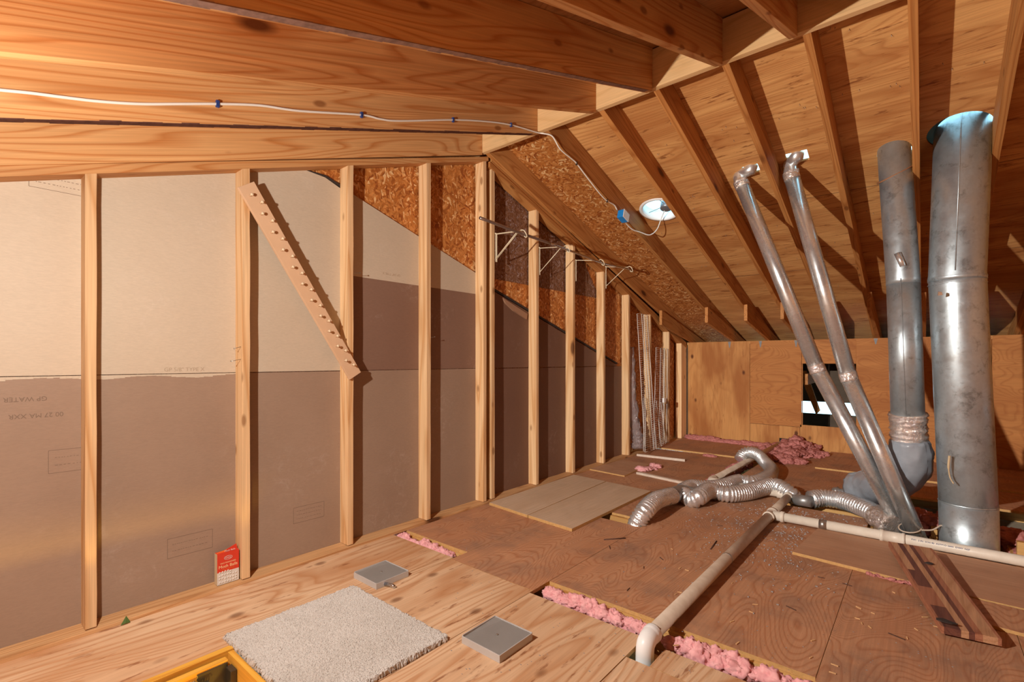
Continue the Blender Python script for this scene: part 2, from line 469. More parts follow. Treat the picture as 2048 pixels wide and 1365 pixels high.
def prism_bm(pts, a, b, axis, bm=None, mi=0):
    """polygon pts extruded from a to b along axis; pts are (y,z) for x, (x,z) for y, (x,y) for z"""
    bm = bm or bmesh.new()
    def P(p, t):
        return {'x': (t, p[0], p[1]), 'y': (p[0], t, p[1]), 'z': (p[0], p[1], t)}[axis]
    A = [bm.verts.new(P(p, a)) for p in pts]
    B = [bm.verts.new(P(p, b)) for p in pts]
    n = len(pts)
    fs = [bm.faces.new(A), bm.faces.new(B[::-1])]
    for i in range(n):
        fs.append(bm.faces.new([A[i], B[i], B[(i + 1) % n], A[(i + 1) % n]]))
    for f in fs: f.material_index = mi
    bmesh.ops.recalc_face_normals(bm, faces=fs)
    return bm

def frame_at(t, up=None):
    t = t.normalized()
    up = up or (Vector((0, 0, 1)) if abs(t.z) < 0.9 else Vector((1, 0, 0)))
    a = t.cross(up).normalized()
    return a, t.cross(a).normalized()

def tube_bm(pts, radii, seg=16, bm=None, cap=True, mi=0, wob=None):
    bm = bm or bmesh.new()
    pts = [Vector(p) for p in pts]
    if not isinstance(radii, (list, tuple)): radii = [radii] * len(pts)
    prev = None
    rings = []
    for i, p in enumerate(pts):
        t = (pts[min(i + 1, len(pts) - 1)] - pts[max(i - 1, 0)])
        if t.length < 1e-9: t = Vector((0, 0, 1))
        t.normalize()
        if prev is None:
            a, b = frame_at(t)
        else:
            a = prev - t * prev.dot(t)
            a = a.normalized() if a.length > 1e-6 else frame_at(t)[0]
            b = t.cross(a)
        prev = a
        r = radii[i]
        ring = []
        for k in range(seg):
            th = 2 * math.pi * k / seg
            rr = r * (1 + (wob(i, k) if wob else 0))
            ring.append(bm.verts.new(p + (a * math.cos(th) + b * math.sin(th)) * rr))
        rings.append(ring)
    for i in range(len(rings) - 1):
        for k in range(seg):
            f = bm.faces.new([rings[i][k], rings[i][(k + 1) % seg], rings[i + 1][(k + 1) % seg], rings[i + 1][k]])
            f.material_index = mi; f.smooth = True
    if cap:
        bm.faces.new(rings[0][::-1]).material_index = mi
        bm.faces.new(rings[-1]).material_index = mi
    return bm

def smooth_path(pts, n=12):
    """Catmull-Rom"""
    P = [Vector(p) for p in pts]
    P = [P[0] * 2 - P[1]] + P + [P[-1] * 2 - P[-2]]
    out = []
    for i in range(1, len(P) - 2):
        for k in range(n):
            t = k / n
            a, b, c, d = P[i - 1], P[i], P[i + 1], P[i + 2]
            out.append(0.5 * ((2 * b) + (c - a) * t + (2 * a - 5 * b + 4 * c - d) * t * t + (3 * b - a - 3 * c + d) * t ** 3))
    out.append(P[-2])
    return out

def resample(pts, step):
    out = [Vector(pts[0])]
    acc = 0.0
    for a, b in zip(pts[:-1], pts[1:]):
        L = (b - a).length
        pos = step - acc
        while pos <= L:
            out.append(a.lerp(b, pos / L)); pos += step
        acc = (acc + L) % step if L else acc
    out.append(Vector(pts[-1]))
    return out

def cut(o, cutters):
    """real holes: boolean, baked into the mesh; cutters are removed"""
    for c in cutters:
        md = o.modifiers.new('cut', 'BOOLEAN'); md.operation = 'DIFFERENCE'; md.object = c; md.solver = 'EXACT'
    dg = bpy.context.evaluated_depsgraph_get()
    dg.update()
    me = bpy.data.meshes.new_from_object(o.evaluated_get(dg))
    o.modifiers.clear()
    o.data = me
    for c in cutters:
        bpy.data.objects.remove(c, do_unlink=True)
    return o

def cyl_cutter(p, axis, r, h, seg=40):
    p = Vector(p); ax = Vector(axis).normalized()
    return link('cutter', tube_bm([p - ax * h, p + ax * h], r, seg), M['black'])

def text_obj(name, body, size, mat, loc, mtx, parent, extrude=0.0002, font_shear=0.0, align='LEFT'):
    cu = bpy.data.curves.new(name, 'FONT')
    cu.body = body; cu.size = size; cu.extrude = extrude; cu.align_x = align
    tmp = bpy.data.objects.new(name, cu)
    COL.objects.link(tmp)
    dg = bpy.context.evaluated_depsgraph_get(); dg.update()
    me = bpy.data.meshes.new_from_object(tmp.evaluated_get(dg))
    bpy.data.objects.remove(tmp, do_unlink=True)
    me.transform(Matrix.Translation(Vector(loc)) @ mtx.to_4x4())
    me.materials.clear(); me.materials.append(mat)
    o = bpy.data.objects.new(name, me)
    COL.objects.link(o)
    if parent is not None: o.parent = parent
    return o

rnd = random.Random(7)

# ================================================================== SETTING
# ---- gable wall (left)
wall_left = link('wall_left', prism_bm([(-1.9, -0.02), (8.9, -0.02), (8.9, zfd(8.9)), (RY1, 3.02), (RY0, znd(RY0)), (-1.9, znd(-1.9))],
                                       -2.83, -2.8095, 'x'), M['osb'])
tag(wall_left, kind='structure')
def panel(name, pts, mat, x0=-2.8095, x1=XS):
    return link(name, prism_bm(pts, x0, x1, 'x'), mat, wall_left)
dz = lambda y: 2.229 - 0.313 * (y - 1.704)          # sloped top edge of the gypsum sheets
SEAM, SEAM2 = 1.092, 1.70
panel('gypsum_sheet', [(-1.9, SEAM + .004), (1.672, SEAM + .004), (1.672, 2.235), (1.652, 2.231), (1.535, 2.276), (1.40, 2.285),
                       (1.29, 2.262), (1.22, 2.268), (1.22, zn(1.22)), (-1.9, zn(-1.9))], M['tan'])
panel('gypsum_sheet', [(1.675, SEAM2), (3.02, SEAM2), (3.02, dz(3.02)), (1.675, dz(1.675))], M['tan'])
panel('gypsum_sheet', [(-1.9, -0.02), (2.93, -0.02), (2.93, SEAM), (-1.9, SEAM)], M['brown'])
panel('gypsum_sheet', [(1.675, SEAM + .003), (2.93, SEAM + .003), (2.93, SEAM2), (1.675, SEAM2)], M['brown_mid'])
panel('gypsum_sheet', [(2.934, -0.02), (5.36, -0.02), (5.36, SEAM - .004), (2.934, SEAM - .004)], M['brown_dark'])
dz2 = lambda y: 1.106 - 0.292 * (y - 5.25)
panel('gypsum_sheet', [(2.934, SEAM + .002), (5.25, SEAM + .002), (2.934, dz2(2.934))], M['brown_dark'], -2.8095, -2.788)
panel('strand_sheet', [(2.934, 1.858), (4.86, 1.858), (4.5, zpf(4.5) + .03), (2.934, zpf(2.934) + .03)], M['osb_dark'], -2.8093, -2.806)
# narrow strip of torn paper edge under the seam
tb = bmesh.new()
for i in range(60):
    y = -0.1 + i * 0.02
    if y > 1.08: break
    h = 0.010 + 0.006 * math.sin(y * 17) + 0.004 * rnd.random()
    box_bm((XS, y, SEAM - h), (XS + 0.0012, y + 0.0202, SEAM + 0.001), tb)
link('torn_paper_edge', tb, M['tan'], wall_left)
# black strip painted in for the dark gap between gypsum and strand board
fe = bmesh.new()
for a, b, o1 in (((1.22, 2.270), (1.54, 2.280), .012), ((1.54, 2.276), (1.70, 2.228), .016), ((2.934, dz2(2.934) + .012), (5.25, dz2(5.25) + .006), .018)):
    prism_bm([(a[0], a[1]), (b[0], b[1]), (b[0], b[1] + o1), (a[0], a[1] + o1)], -2.8095, -2.792, 'x', fe)
link('dark_gap_strip', fe, M['black'], wall_left)
chipped = link('broken_gypsum_flap', prism_bm([(3.16, 1.70), (3.50, 1.585), (3.49, 1.535), (3.30, 1.60), (3.2, 1.655)], -2.80, -2.772, 'x'), plain('torn_brown_paper', (0.36, 0.20, 0.12), 0.8), wall_left)

# printing on the gypsum: text seen turned upside down
RT = Matrix(((0, 0, 1), (1, 0, 0), (0, 1, 0)))               # text x -> +y, text y -> +z, faces +x
UPSIDE = RT @ Matrix.Rotation(math.pi, 3, 'Z')
text_obj('printed_line', 'GP WATER RES', 0.026, M['ink'], (XS + .0006, 0.302, 1.010), UPSIDE, wall_left)
text_obj('printed_line', '00 27 MA XXR', 0.026, M['ink'], (XS + .0006, 0.352, 0.941), UPSIDE, wall_left)
text_obj('printed_line', 'GP 5/8" TYPE X', 0.026, M['ink_faint'], (XS + .0004, 0.71, 1.106), RT, wall_left)
text_obj('printed_line', 'GP 5/8" TYPE X', 0.022, M['ink_faint'], (XS + .0004, 2.095, 1.757), UPSIDE, wall_left)
def stamp(y0, z0, y1, z1, n=3, full=True):
    b = bmesh.new(); x = XS + .0005; w = .0009
    for a, c in (((y0, z0), (y1, z0)), ((y0, z1), (y1, z1))):
        box_bm((XS, a[0], a[1] - w), (x, c[0], c[1] + w), b)
    box_bm((XS, y0 - w, z0), (x, y0 + w, z1), b)
    if full: box_bm((XS, y1 - w, z0), (x, y1 + w, z1), b)
    for i in range(n):
        z = z0 + (z1 - z0) * (i + 1) / (n + 1)
        y = y0 + .02
        while y < y1 - .02:
            L = rnd.uniform(.003, .010)
            box_bm((XS, y, z - .0011), (x, y + L, z + .0011), b); y += L + rnd.uniform(.003, .008)
    return link('ink_stamp', b, M['ink'], wall_left)
stamp(0.305, 0.686, 0.44, 0.782, 2); stamp(0.724, 0.20, 0.919, 0.294, 2); stamp(1.34, 0.211, 1.528, 0.302, 3)
stamp(0.247, 1.872, 0.44, 1.97, 3)

# ---- knee wall (back) with its plywood panels
wall_back = link('wall_back', box_bm((-2.70, YK + .012, -0.02), (3.5, YK + .02, 0.05)), M['knee'])
tag(wall_back, kind='structure')
TOPZ = 1.425
def kp(x0, x1, z0, z1, mat, y=YK):
    return link('plywood_panel', box_bm((x0, y, z0), (x1, y + .015, z1)), mat, wall_back, bevel=.0015)
kp(-2.690, -1.835, 0.0, TOPZ, M['knee_knot'])
kp(-1.832, -1.212, 0.292, TOPZ - .002, M['knee'])
kp(-1.832, -1.47, 0.0, 0.289, M['knee_knot'])
kp(-1.47, -1.325, 0.125, 0.289, M['knee_knot']); kp(-1.325, -1.232, 0.0, 0.289, M['knee_knot'])
kp(-1.209, -0.632, 1.117, TOPZ, M['knee']); kp(-1.209, -1.199, 0.323, 1.117, M['knee'])
kp(-1.229, -0.632, 0.0, 0.323, M['knee_knot'])
kp(-0.632, 0.55, 0.0, TOPZ, M['knee']); kp(0.553, 1.77, 0.0, TOPZ, M['knee']); kp(1.773, 3.5, 0.0, TOPZ, M['knee'])
link('corner_filler', box_bm((-2.8095, YK - .008, 0.0), (-2.692, YK + .02, zpf(YK) + .02)), M['dark_wood'], wall_back)  # added filler, stops daylight leaking in past the wall end
# dark edge boards in the corner and grey stain strip
link('edge_strip', box_bm((-2.699, YK + .004, 0.0), (-2.692, YK + .03, TOPZ)), M['dark_wood'], wall_back)
def tie(x, L=0.10, w=0.02):
    b = prism_bm([(x - w, TOPZ - .004), (x + w, TOPZ - .004), (x + .004, TOPZ - L), (x - .004, TOPZ - L)], YK - .0025, YK - .0004, 'y')
    link('rafter_tie', b, M['tie_grey'], wall_back)
for x in (-2.10, -1.70, -1.275, -0.44): tie(x, 0.09 if x != -0.44 else .075)
# top cap of knee wall
link('top_cap', box_bm((-2.70, YK + .001, TOPZ - .0395), (3.5, YK + .10, TOPZ - .0005)), M['x_wood'], wall_back)

# eave space behind the knee wall
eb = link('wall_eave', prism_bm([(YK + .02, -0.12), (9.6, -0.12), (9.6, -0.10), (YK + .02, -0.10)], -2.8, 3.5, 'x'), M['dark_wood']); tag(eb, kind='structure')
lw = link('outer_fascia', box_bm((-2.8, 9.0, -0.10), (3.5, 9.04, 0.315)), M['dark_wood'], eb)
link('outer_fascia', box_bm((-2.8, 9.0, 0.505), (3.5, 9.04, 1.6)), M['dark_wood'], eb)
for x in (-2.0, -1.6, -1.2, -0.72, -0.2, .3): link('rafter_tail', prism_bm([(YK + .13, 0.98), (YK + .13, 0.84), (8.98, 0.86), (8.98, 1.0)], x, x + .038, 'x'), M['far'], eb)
link('diagonal_brace', prism_bm([(on_y(u, v, 8.2).x, on_y(u, v, 8.2).z) for u, v in ((1596, 742), (1612, 742), (1640, 822), (1632, 830))], 8.2, 8.24, 'y'), M['far'], eb)


# ---- right and near walls
wr = link('wall_right', prism_bm([(-1.9, -0.2), (8.9, -0.2), (8.9, zfd(8.9)), (RY1, 3.02), (RY0, znd(RY0)), (-1.9, znd(-1.9))], 3.5, 3.52, 'x'), M['osb']); tag(wr, kind='structure')
wn = link('wall_near', box_bm((-2.83, -1.92, -0.2), (3.52, -1.9, znd(-1.9))), M['osb']); tag(wn, kind='structure')

# ---- roof decks
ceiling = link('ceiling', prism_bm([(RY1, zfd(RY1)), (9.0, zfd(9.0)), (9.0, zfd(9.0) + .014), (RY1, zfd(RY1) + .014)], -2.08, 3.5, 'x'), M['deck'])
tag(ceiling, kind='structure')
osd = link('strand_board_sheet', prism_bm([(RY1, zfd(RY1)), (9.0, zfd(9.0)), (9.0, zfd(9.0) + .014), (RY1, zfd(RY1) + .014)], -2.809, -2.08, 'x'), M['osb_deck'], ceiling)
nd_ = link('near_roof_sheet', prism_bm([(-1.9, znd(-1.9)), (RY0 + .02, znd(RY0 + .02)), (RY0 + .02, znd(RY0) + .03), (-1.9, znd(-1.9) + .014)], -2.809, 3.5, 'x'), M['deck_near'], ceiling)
nrm_f = Vector((0, 0.31, 1)).normalized()
rcap = link('ridge_cap', prism_bm([(2.40, znd(2.40) + .035), (RY0 + .02, znd(RY0) + .05), (3.10, znd(RY0) + .05), (3.4, zfd(3.1) + .02), (3.1, zfd(3.1) + .018), (RY0 + .03, znd(RY0) + .032), (2.40, znd(2.40) + .018)], -2.83, 3.52, 'x'), M['dark_wood'], ceiling)
fan_c = Vector((-1.865, 4.33, zfd(4.33)))
d_sm1 = Vector((-1.03, 4.05, zfd(4.05))); d_sm2 = Vector((-0.715, 4.03, zfd(4.03)))
d_med = Vector((-0.155, 4.24, zfd(4.24))); d_big = Vector((0.182, 4.16, zfd(4.16)))
cutters = [cyl_cutter(fan_c, nrm_f, 0.165, 0.08), cyl_cutter(d_med, (0, 0, 1), 0.0955, 0.2), cyl_cutter(d_big + Vector((-.012, 0.0, 0)), (0, 0, 1), 0.158, 0.2)]
for c, w in ((d_sm1, 0.060), (d_sm2, 0.072)):
    cutters.append(link('cutter', box_bm((c.x - w * .8, c.y - w * 0.5, c.z - .2), (c.x + w * 1.1, c.y + w * 1.1, c.z + .2)), M['black']))
cut(ceiling, cutters)
jb_ = bmesh.new()
for y in (4.573, 5.80): prism_bm([(y, zfd(y) - .0008), (y + .003, zfd(y + .003) - .0008), (y + .003, zfd(y) + .004), (y, zfd(y) + .004)], -2.07, 3.49, 'x', jb_)
link('sheet_joint', jb_, M['black'], ceiling)
# small painted marks on the deck: nails poking through
nb = bmesh.new()
for i in range(150):
    x = rnd.choice([-1.9, -1.45, -1.05, -.64, -.25, .15]) + rnd.uniform(-.15, .15); y = rnd.uniform(3.0, 7.0)
    if rnd.random() < .6: y = rnd.choice([3.05, 3.6, 4.25, 4.9, 5.5]) + rnd.uniform(-.05, .05)
    if abs(x + 1.865) < .2 and abs(y - 4.33) < .25: continue
    if abs(y - 4.15) < .25 and x > -1.2: continue
    p = Vector((x, y, zfd(y)))
    tube_bm([p, p + Vector((rnd.uniform(-.004, .004), rnd.uniform(-.004, .004), -.014))], [.0016, .0006], 5, nb)
o = link('roofing_nails', nb, M['steel'], ceiling); o['kind'] = 'stuff'

# ---- floor: ceiling board of the storey below, then sheets
floor = link('floor', box_bm((-2.83, -1.9, -0.27), (3.5, 9.5, -0.25)), M['tan'])
tag(floor, kind='structure')
cut(floor, [link('cutter', box_bm((-2.145, -0.62, -0.4), (-1.49, 0.772, -0.1)), M['black'])])
NS = [0]
def sheet(x0, x1, y0, y1, mat, zt=0.0, th=.018, edge=True, name='floor_sheet'):
    g = .0012
    b = box_bm((x0 + g, y0 + g, zt - th), (x1 - g, y1 - g, zt))
    b.faces.ensure_lookup_table()
    for f in b.faces:
        if edge and abs(f.normal.z) < .5 if f.normal.length else False: f.material_index = 1
    b.normal_update()
    for f in b.faces: f.material_index = 0 if abs(f.normal.z) > .5 else 1
    return link(name, b, [mat, M['edge']], floor)
L, R_ = M['ply_light'], M['ply_red']
# pale sheets in front
sheet(-2.79, -2.152, -1.9, 1.965, L); sheet(-2.152, -2.108, 0.785, 1.965, L)
sheet(-2.108, -1.502, 0.785, 1.94, L); sheet(-2.152, -1.49, -1.9, -0.62, L); sheet(-1.49, -0.89, -1.9, 0.35, L)
sheet(-1.502, -0.892, 0.35, 1.915, L)
sheet(-0.89, -0.30, -1.9, 1.745, L); sheet(-0.795, -0.30, 1.745, 1.89, L)
sheet(-0.30, 3.5, -1.9, 1.90, L)
# red-brown sheets
sheet(-2.79, -2.108, 2.075, 4.58, R_); sheet(-2.79, -2.108, 4.58, 6.12, R_)
sheet(-2.108, -1.502, 1.94, 3.165, R_); sheet(-2.108, -1.86, 3.165, 3.33, R_); sheet(-2.108, -1.502, 3.33, 4.58, R_)
sheet(-2.108, -1.57, 4.60, 6.12, R_)
sheet(-1.502, -0.892, 2.08, 4.55, R_); sheet(-1.41, -0.892, 4.55, 6.12, R_)
sheet(-0.892, -0.302, 2.075, 4.40, R_)
sheet(-0.302, 0.30, 2.05, 3.90, R_); sheet(0.30, 3.5, 2.05, 3.90, R_)
sheet(-0.892, -0.302, 4.78, 6.06, R_, .004); sheet(-0.302, 0.92, 5.35, 6.06, R_, .002); sheet(.92, 3.5, 5.0, 6.06, R_, .002)
sheet(-2.69, -1.62, 6.12, 7.22, R_, .018); sheet(-1.55, -0.895, 6.12, 7.22, R_, .0)
sheet(-0.89, 3.45, 6.07, 7.22, R_, .018)
# joists showing in the gaps
def joist(x0, x1, y0, y1, zt=-.019, mat='x_wood'):
    return link('floor_joist', box_bm((x0, y0, -.248), (x1, y1, zt)), M[mat], floor)
joist(-2.78, 3.4, 2.058, 2.096); joist(-2.78, 3.4, 1.925 - .10, 1.925 - .062)
joist(-2.78, -1.2, 3.31, 3.348); joist(-2.78, 3.4, 3.10, 3.138)
joist(-2.78, 3.4, 3.88, 3.918); joist(-0.9, 3.4, 4.76, 4.80); joist(-2.78, 3.4, 4.56, 4.598 - .02) ; joist(-2.78, 3.4, 6.08, 6.118)
link('header_block', box_bm((0.035, 4.245, -.24), (0.068, 4.60, .045)), M['x_wood'], floor, bevel=.0015)
link('header_block', box_bm((0.425, 4.17, -.24), (1.6, 4.21, .075)), M['x_wood'], floor, bevel=.0015)
joist(0.028, 0.066, 3.919, 4.57, -.012, 'y_wood'); joist(0.40, 0.44, 3.919, 4.75, -.004, 'y_wood'); joist(-0.31, -0.272, 4.1, 4.75, -.019, 'y_wood')

# storey below, seen only through the ladder opening
hb = bmesh.new()
x0, x1, y0, y1, z0, z1 = -3.2, 1.2, -1.9, 2.2, -2.7, -.272
box_bm((x0, y0, z0 - .02), (x1, y1, z0), hb)
for lo, hi in (((x0 - .02, y0, z0), (x0, y1, z1)), ((x1, y0, z0), (x1 + .02, y1, z1)), ((x0, y0 - .02, z0), (x1, y0, z1)), ((x0, y1, z0), (x1, y1 + .02, z1))):
    box_bm(lo, hi, hb)
o = link('wall_hallway', hb, M['hall']); tag(o, kind='structure')

# ---- plates (trim)
o = link('trim_1', prism_bm([(XS, -.001), (-2.69, -.001), (-2.69, .016), (XS, .020)], -1.88, 7.24, 'y'), M['plate'], bevel=.002); tag(o, kind='structure')
o = link('trim_2', prism_bm([(-1.88, zn(-1.88) - .037), (2.90, zn(2.90) - .037 - .012), (2.90, zn(2.9) - .012 - .001), (-1.88, zn(-1.88) + .012)], XS, XF + .001, 'x'), M['near'], bevel=.002); tag(o, kind='structure')
o = link('trim_3', prism_bm([(2.915, zpf(2.915) - 0.0), (7.24, zpf(7.24)), (7.24, zpf(7.24) + .042), (2.915, zpf(2.915) + .042)], XS, XF + .001, 'x'), M['far'], bevel=.002); tag(o, kind='structure')
o = link('trim_4', prism_bm([(2.94, zpf(2.94) + .046), (7.24, zpf(7.24) + .046), (7.24, zpf(7.24) + .086), (2.94, zpf(2.94) + .086)], XS, XF - .006, 'x'), M['far'], bevel=.002); tag(o, kind='structure')

# ================================================================== FRAMING THINGS
ordn = ['first', 'second', 'third', 'fourth', 'fifth', 'sixth', 'seventh', 'eighth', 'ninth', 'tenth', 'eleventh', 'twelfth']
stud_y = [0.446, 1.066, 1.673, 2.293, 2.876, 2.981, 3.576, 4.185, 4.797, 5.393, 5.999, 6.602]
stud_lab = ['yellowish pine wall stud nearest the left edge of the photo',
            'pine wall stud carrying the top of the pegged board, moth ball box at its foot',
            'pine wall stud carrying the bottom end of the pegged board',
            'pine wall stud between the pegged board and the corner under the ridge beam',
            'pale pine wall stud standing right under the end of the ridge beam',
            'narrow pine wall stud holding the first rod bracket, close right of the ridge end stud',
            'pine wall stud reaching the sloped plate, holds the second bracket of the hanging rod',
            'pine wall stud holding the third bracket of the hanging rod, no diagonal arm',
            'pine wall stud holding the last bracket of the hanging rod at its top',
            'pine wall stud just left of the leaning white wire shelves',
            'pine wall stud behind the tallest leaning white wire shelf',
            'short pine wall stud behind the right-hand leaning wire shelves']
for i, yr in enumerate(stud_y):
    w = 0.038 if i != 4 else 0.036
    ztop = (lambda y: zn(y) - .050) if yr < 2.9 else (lambda y: zpf(y) - .001)
    if i < 4: ztop = (lambda y: zn(y) - .0385 - .0025 * y * 1.6)
    xf = XF - (0.006 if i == 5 else 0.0)
    # slightly uneven sawn edges
    b = bmesh.new()
    n = 14
    for k in range(n + 1):
        t = k / n
        j = rnd.uniform(-.0016, .0016)
        a_, b_ = yr - w, yr + j
        za, zb = (.021 + (ztop(a_) - .021) * t), (.021 + (ztop(b_) - .021) * t)
        ring = [bm_v for bm_v in (b.verts.new((XS, a_, za)), b.verts.new((xf, a_, za)), b.verts.new((xf, b_, zb)), b.verts.new((XS, b_, zb)))]
        if k:
            for q in range(4): b.faces.new([prev[q], prev[(q + 1) % 4], ring[(q + 1) % 4], ring[q]])
        else: b.faces.new(ring[::-1])
        prev = ring
    b.faces.new(prev)
    bmesh.ops.recalc_face_normals(b, faces=b.faces)
    o = link('wall_stud', b, M['stud'], bevel=.0015)
    tag(o, stud_lab[i], 'stud', 'studs of the gable wall')
    if i in (1, 2, 3):
        for (yy, zz, dy) in {1: ((.0, 1.165, -.05), (.0, 1.23, -.035)), 2: ((.038, 1.70, .05),), 3: ((.038, 1.32, .045),)}[i]:
            p = Vector((XF - .02, yr - .038 + yy, zz))
            nb = tube_bm([p, p + Vector((.01, dy, .01 if dy > 0 else -.01))], .0016, 6)
            tube_bm([p + Vector((.01, dy, .01 if dy > 0 else -.01)), p + Vector((.0102, dy * 1.05, .0105 if dy > 0 else -.0105))], .004, 8, nb)
            link('nail', nb, M['steel'], o)
o = link('wall_stud', prism_bm([(7.02, .021), (7.215, .021), (7.215, zpf(7.215) - .001), (7.02, zpf(7.02) - .001)], XS, XF, 'x'), M['stud'], bevel=.0015)
tag(o, 'corner stud where the gable wall meets the plywood knee wall', 'stud', 'studs of the gable wall')

# near rafters
near_x = [-2.139, -1.655, -1.262, -0.853, -0.489, -0.05, 0.36, 0.77, 1.17, 1.58, 1.99, 2.4, 2.8, 3.2]
near_lab = ['sloping rafter above the wall plate with the white cable stapled along it',
            'sloping rafter just right of the one carrying the white cable',
            'sloping rafter meeting the ridge beam third from the gable wall, dark knots near its end',
            'sloping rafter meeting the ridge beam fourth from the gable wall, a narrow pale underside',
            'short visible end of a sloping rafter at the top edge of the photo']
def near_rafter(x1, lab, x0=None, yb=-1.88):
    x0 = x1 - .038 if x0 is None else x0
    o = link('rafter', prism_bm([(yb, zn(yb)), (RY0 - .0015, zn(RY0)), (RY0 - .0015, znd(RY0) - .002), (yb, znd(yb) - .002)], x0, x1, 'x'), M['near'], bevel=.0015)
    return tag(o, lab, 'rafter', 'rafters of the near roof slope')
near_rafter(-2.692, 'sloping rafter lying flat against the gable wall, left of the cable rafter', -2.730)
for i, x in enumerate(near_x):
    near_rafter(x, near_lab[i] if i < 5 else 'rafter of the near slope above and beside the camera')
for o_, c_, w_ in (('rafter.001', (0.13, 0.055, 0.04), .034), ('rafter.003', (0.30, 0.17, 0.13), .030)):
    ob = bpy.data.objects[o_]
    xr_ = -2.139 if o_ == 'rafter.001' else -1.262
    bk = bmesh.new(); rb = random.Random(5)
    ys_ = [-1.8 + k * .06 for k in range(77)]
    for ya, yb2 in zip(ys_[:-1], ys_[1:]):
        if yb2 > 2.80: break
        h = rb.uniform(.001, .005 if c_[0] < .2 else .003); xl = xr_ - w_ * rb.uniform(.75, 1.0)
        prism_bm([(ya, zn(ya) - .0012), (yb2, zn(yb2) - .0012), (yb2, zn(yb2) + h), (ya, zn(ya) + h)], xl, xr_ + .0008, 'x', bk)
    link('bark_edge', bk, plain('bark_' + str(len(o_)) + o_[-1], c_, 0.9, 0, 0.1, 0.8, 35), ob)
# far rafters
far_x = [-2.66, -2.072, -1.62, -1.238, -0.832, -0.436, -0.020, 0.355, 0.76, 1.17, 1.57, 1.98, 2.38, 2.78, 3.2]
far_lab = ['far slope rafter against the gable wall above the sloped plate',
           'far slope rafter carrying the white cable and the blue junction box',
           'far slope rafter crossing the edge of the round roof vent',
           'far slope rafter between the round roof vent and the two thin ducts',
           'far slope rafter running down behind the tops of the two thin ducts',
           'far slope rafter just right of the thin duct pair, reddish sap streaks on its underside',
           'far slope rafter passing right behind the medium galvanised duct',
           'far slope rafter touching the right side of the large galvanised duct']
for i, x in enumerate(far_x):
    o = link('rafter', prism_bm([(RY1 + .0015, zf(RY1)), (8.9, zf(8.9)), (8.9, zfd(8.9) - .002), (RY1 + .0015, zfd(RY1) - .002)], x - .038, x, 'x'), M['far'], bevel=.0015)
    tag(o, far_lab[i] if i < 8 else 'far slope rafter in the dark right-hand bays', 'rafter', 'rafters of the far roof slope')
    if 0 < i or i == 0:
        ys = 6.15 if i not in (5,) else 6.05
        s = link('heel_board', prism_bm([(ys, zf(ys) - .175 + .0), (7.24, 1.427), (7.6, 1.36), (8.0, zf(8.0)), (8.0, zfd(8.0) - .01), (ys, zf(ys) + .015)], x + .001, x + .037, 'x'), M['far'], o, bevel=.0015)
# ridge
o = link('ridge_beam', box_bm((-2.79, RY0, 2.818), (3.49, RY1, 3.055)), M['ridge'], bevel=.001)
tag(o, 'plywood-faced ridge beam where the near and far rafters meet', 'beam')

# ================================================================== GABLE THINGS
# pegged board
TL, TR, BR, BL = (1.0, 2.045), (1.078, 2.097), (1.713, 1.085), (1.637, 1.041)
e = empty('pegged_rail', (-2.69, 1.36, 1.57), 'pale tie-rack board with two rows of pegs nailed diagonally across two studs', 'rack')
child_world(link('board', prism_bm([TL, TR, BR, BL], XF + .003, XF + .021, 'x'), M['peg'], bevel=.0015), e)
ax_ = Vector((0, BR[0] - TR[0], BR[1] - TR[1])); ln = ax_.length; ax_.normalize()
sd_ = Vector((0, TL[0] - TR[0], TL[1] - TR[1])).normalized()
pinb = None
for k in range(22):
    d = 0.055 + k * (ln - .13) / 21.0
    off = 0.030 if k % 2 else 0.066
    if k % 2 == 0: off = 0.060
    p = Vector((XF + .021, TR[0], TR[1])) + ax_ * d + sd_ * off
    if pinb is None:
        b = tube_bm([(0, 0, 0), (.012, 0, 0), (.022, 0, .001), (.027, 0, .001), (.031, 0, .001), (.033, 0, .001)], [.0042, .0038, .0045, .0085, .0072, .002], 12)
        pinb = link('peg', b, M['peg_pin'])
        pin = pinb
    else:
        pin = pinb.copy(); COL.objects.link(pin)
    pin.location = p - Vector(e.location); pin.parent = e

# closet rod and brackets
rod_px = [(960, 436), (1040, 466), (1100, 487), (1170, 513), (1203, 526), (1263, 540)]
rp = [on_x(u, v, -2.40) for u, v in rod_px]
e = empty('hanging_rod', rp[0], 'long thin metal closet rod resting on four wire brackets', 'rod')
child_world(link('dull_tube', tube_bm(smooth_path(rp[:3] , 6), .0115, 14), M['rod'], smooth=True), e)
child_world(link('shiny_tube', tube_bm(smooth_path(rp[2:], 6), .0098, 14), M['chrome'], smooth=True), e)
br_lab = ['cream wire rod bracket nearest the ridge beam end, double wire with a round hook',
          'cream wire rod bracket second from the ridge end, long diagonal arm',
          'cream wire rod bracket without a diagonal arm, third along the rod',
          'cream wire rod bracket at the far end of the rod']
def rod_z(y):
    for a, b in zip(rp[:-1], rp[1:]):
        if a.y <= y <= b.y: return a.z + (b.z - a.z) * (y - a.y) / (b.y - a.y)
    return rp[-1].z
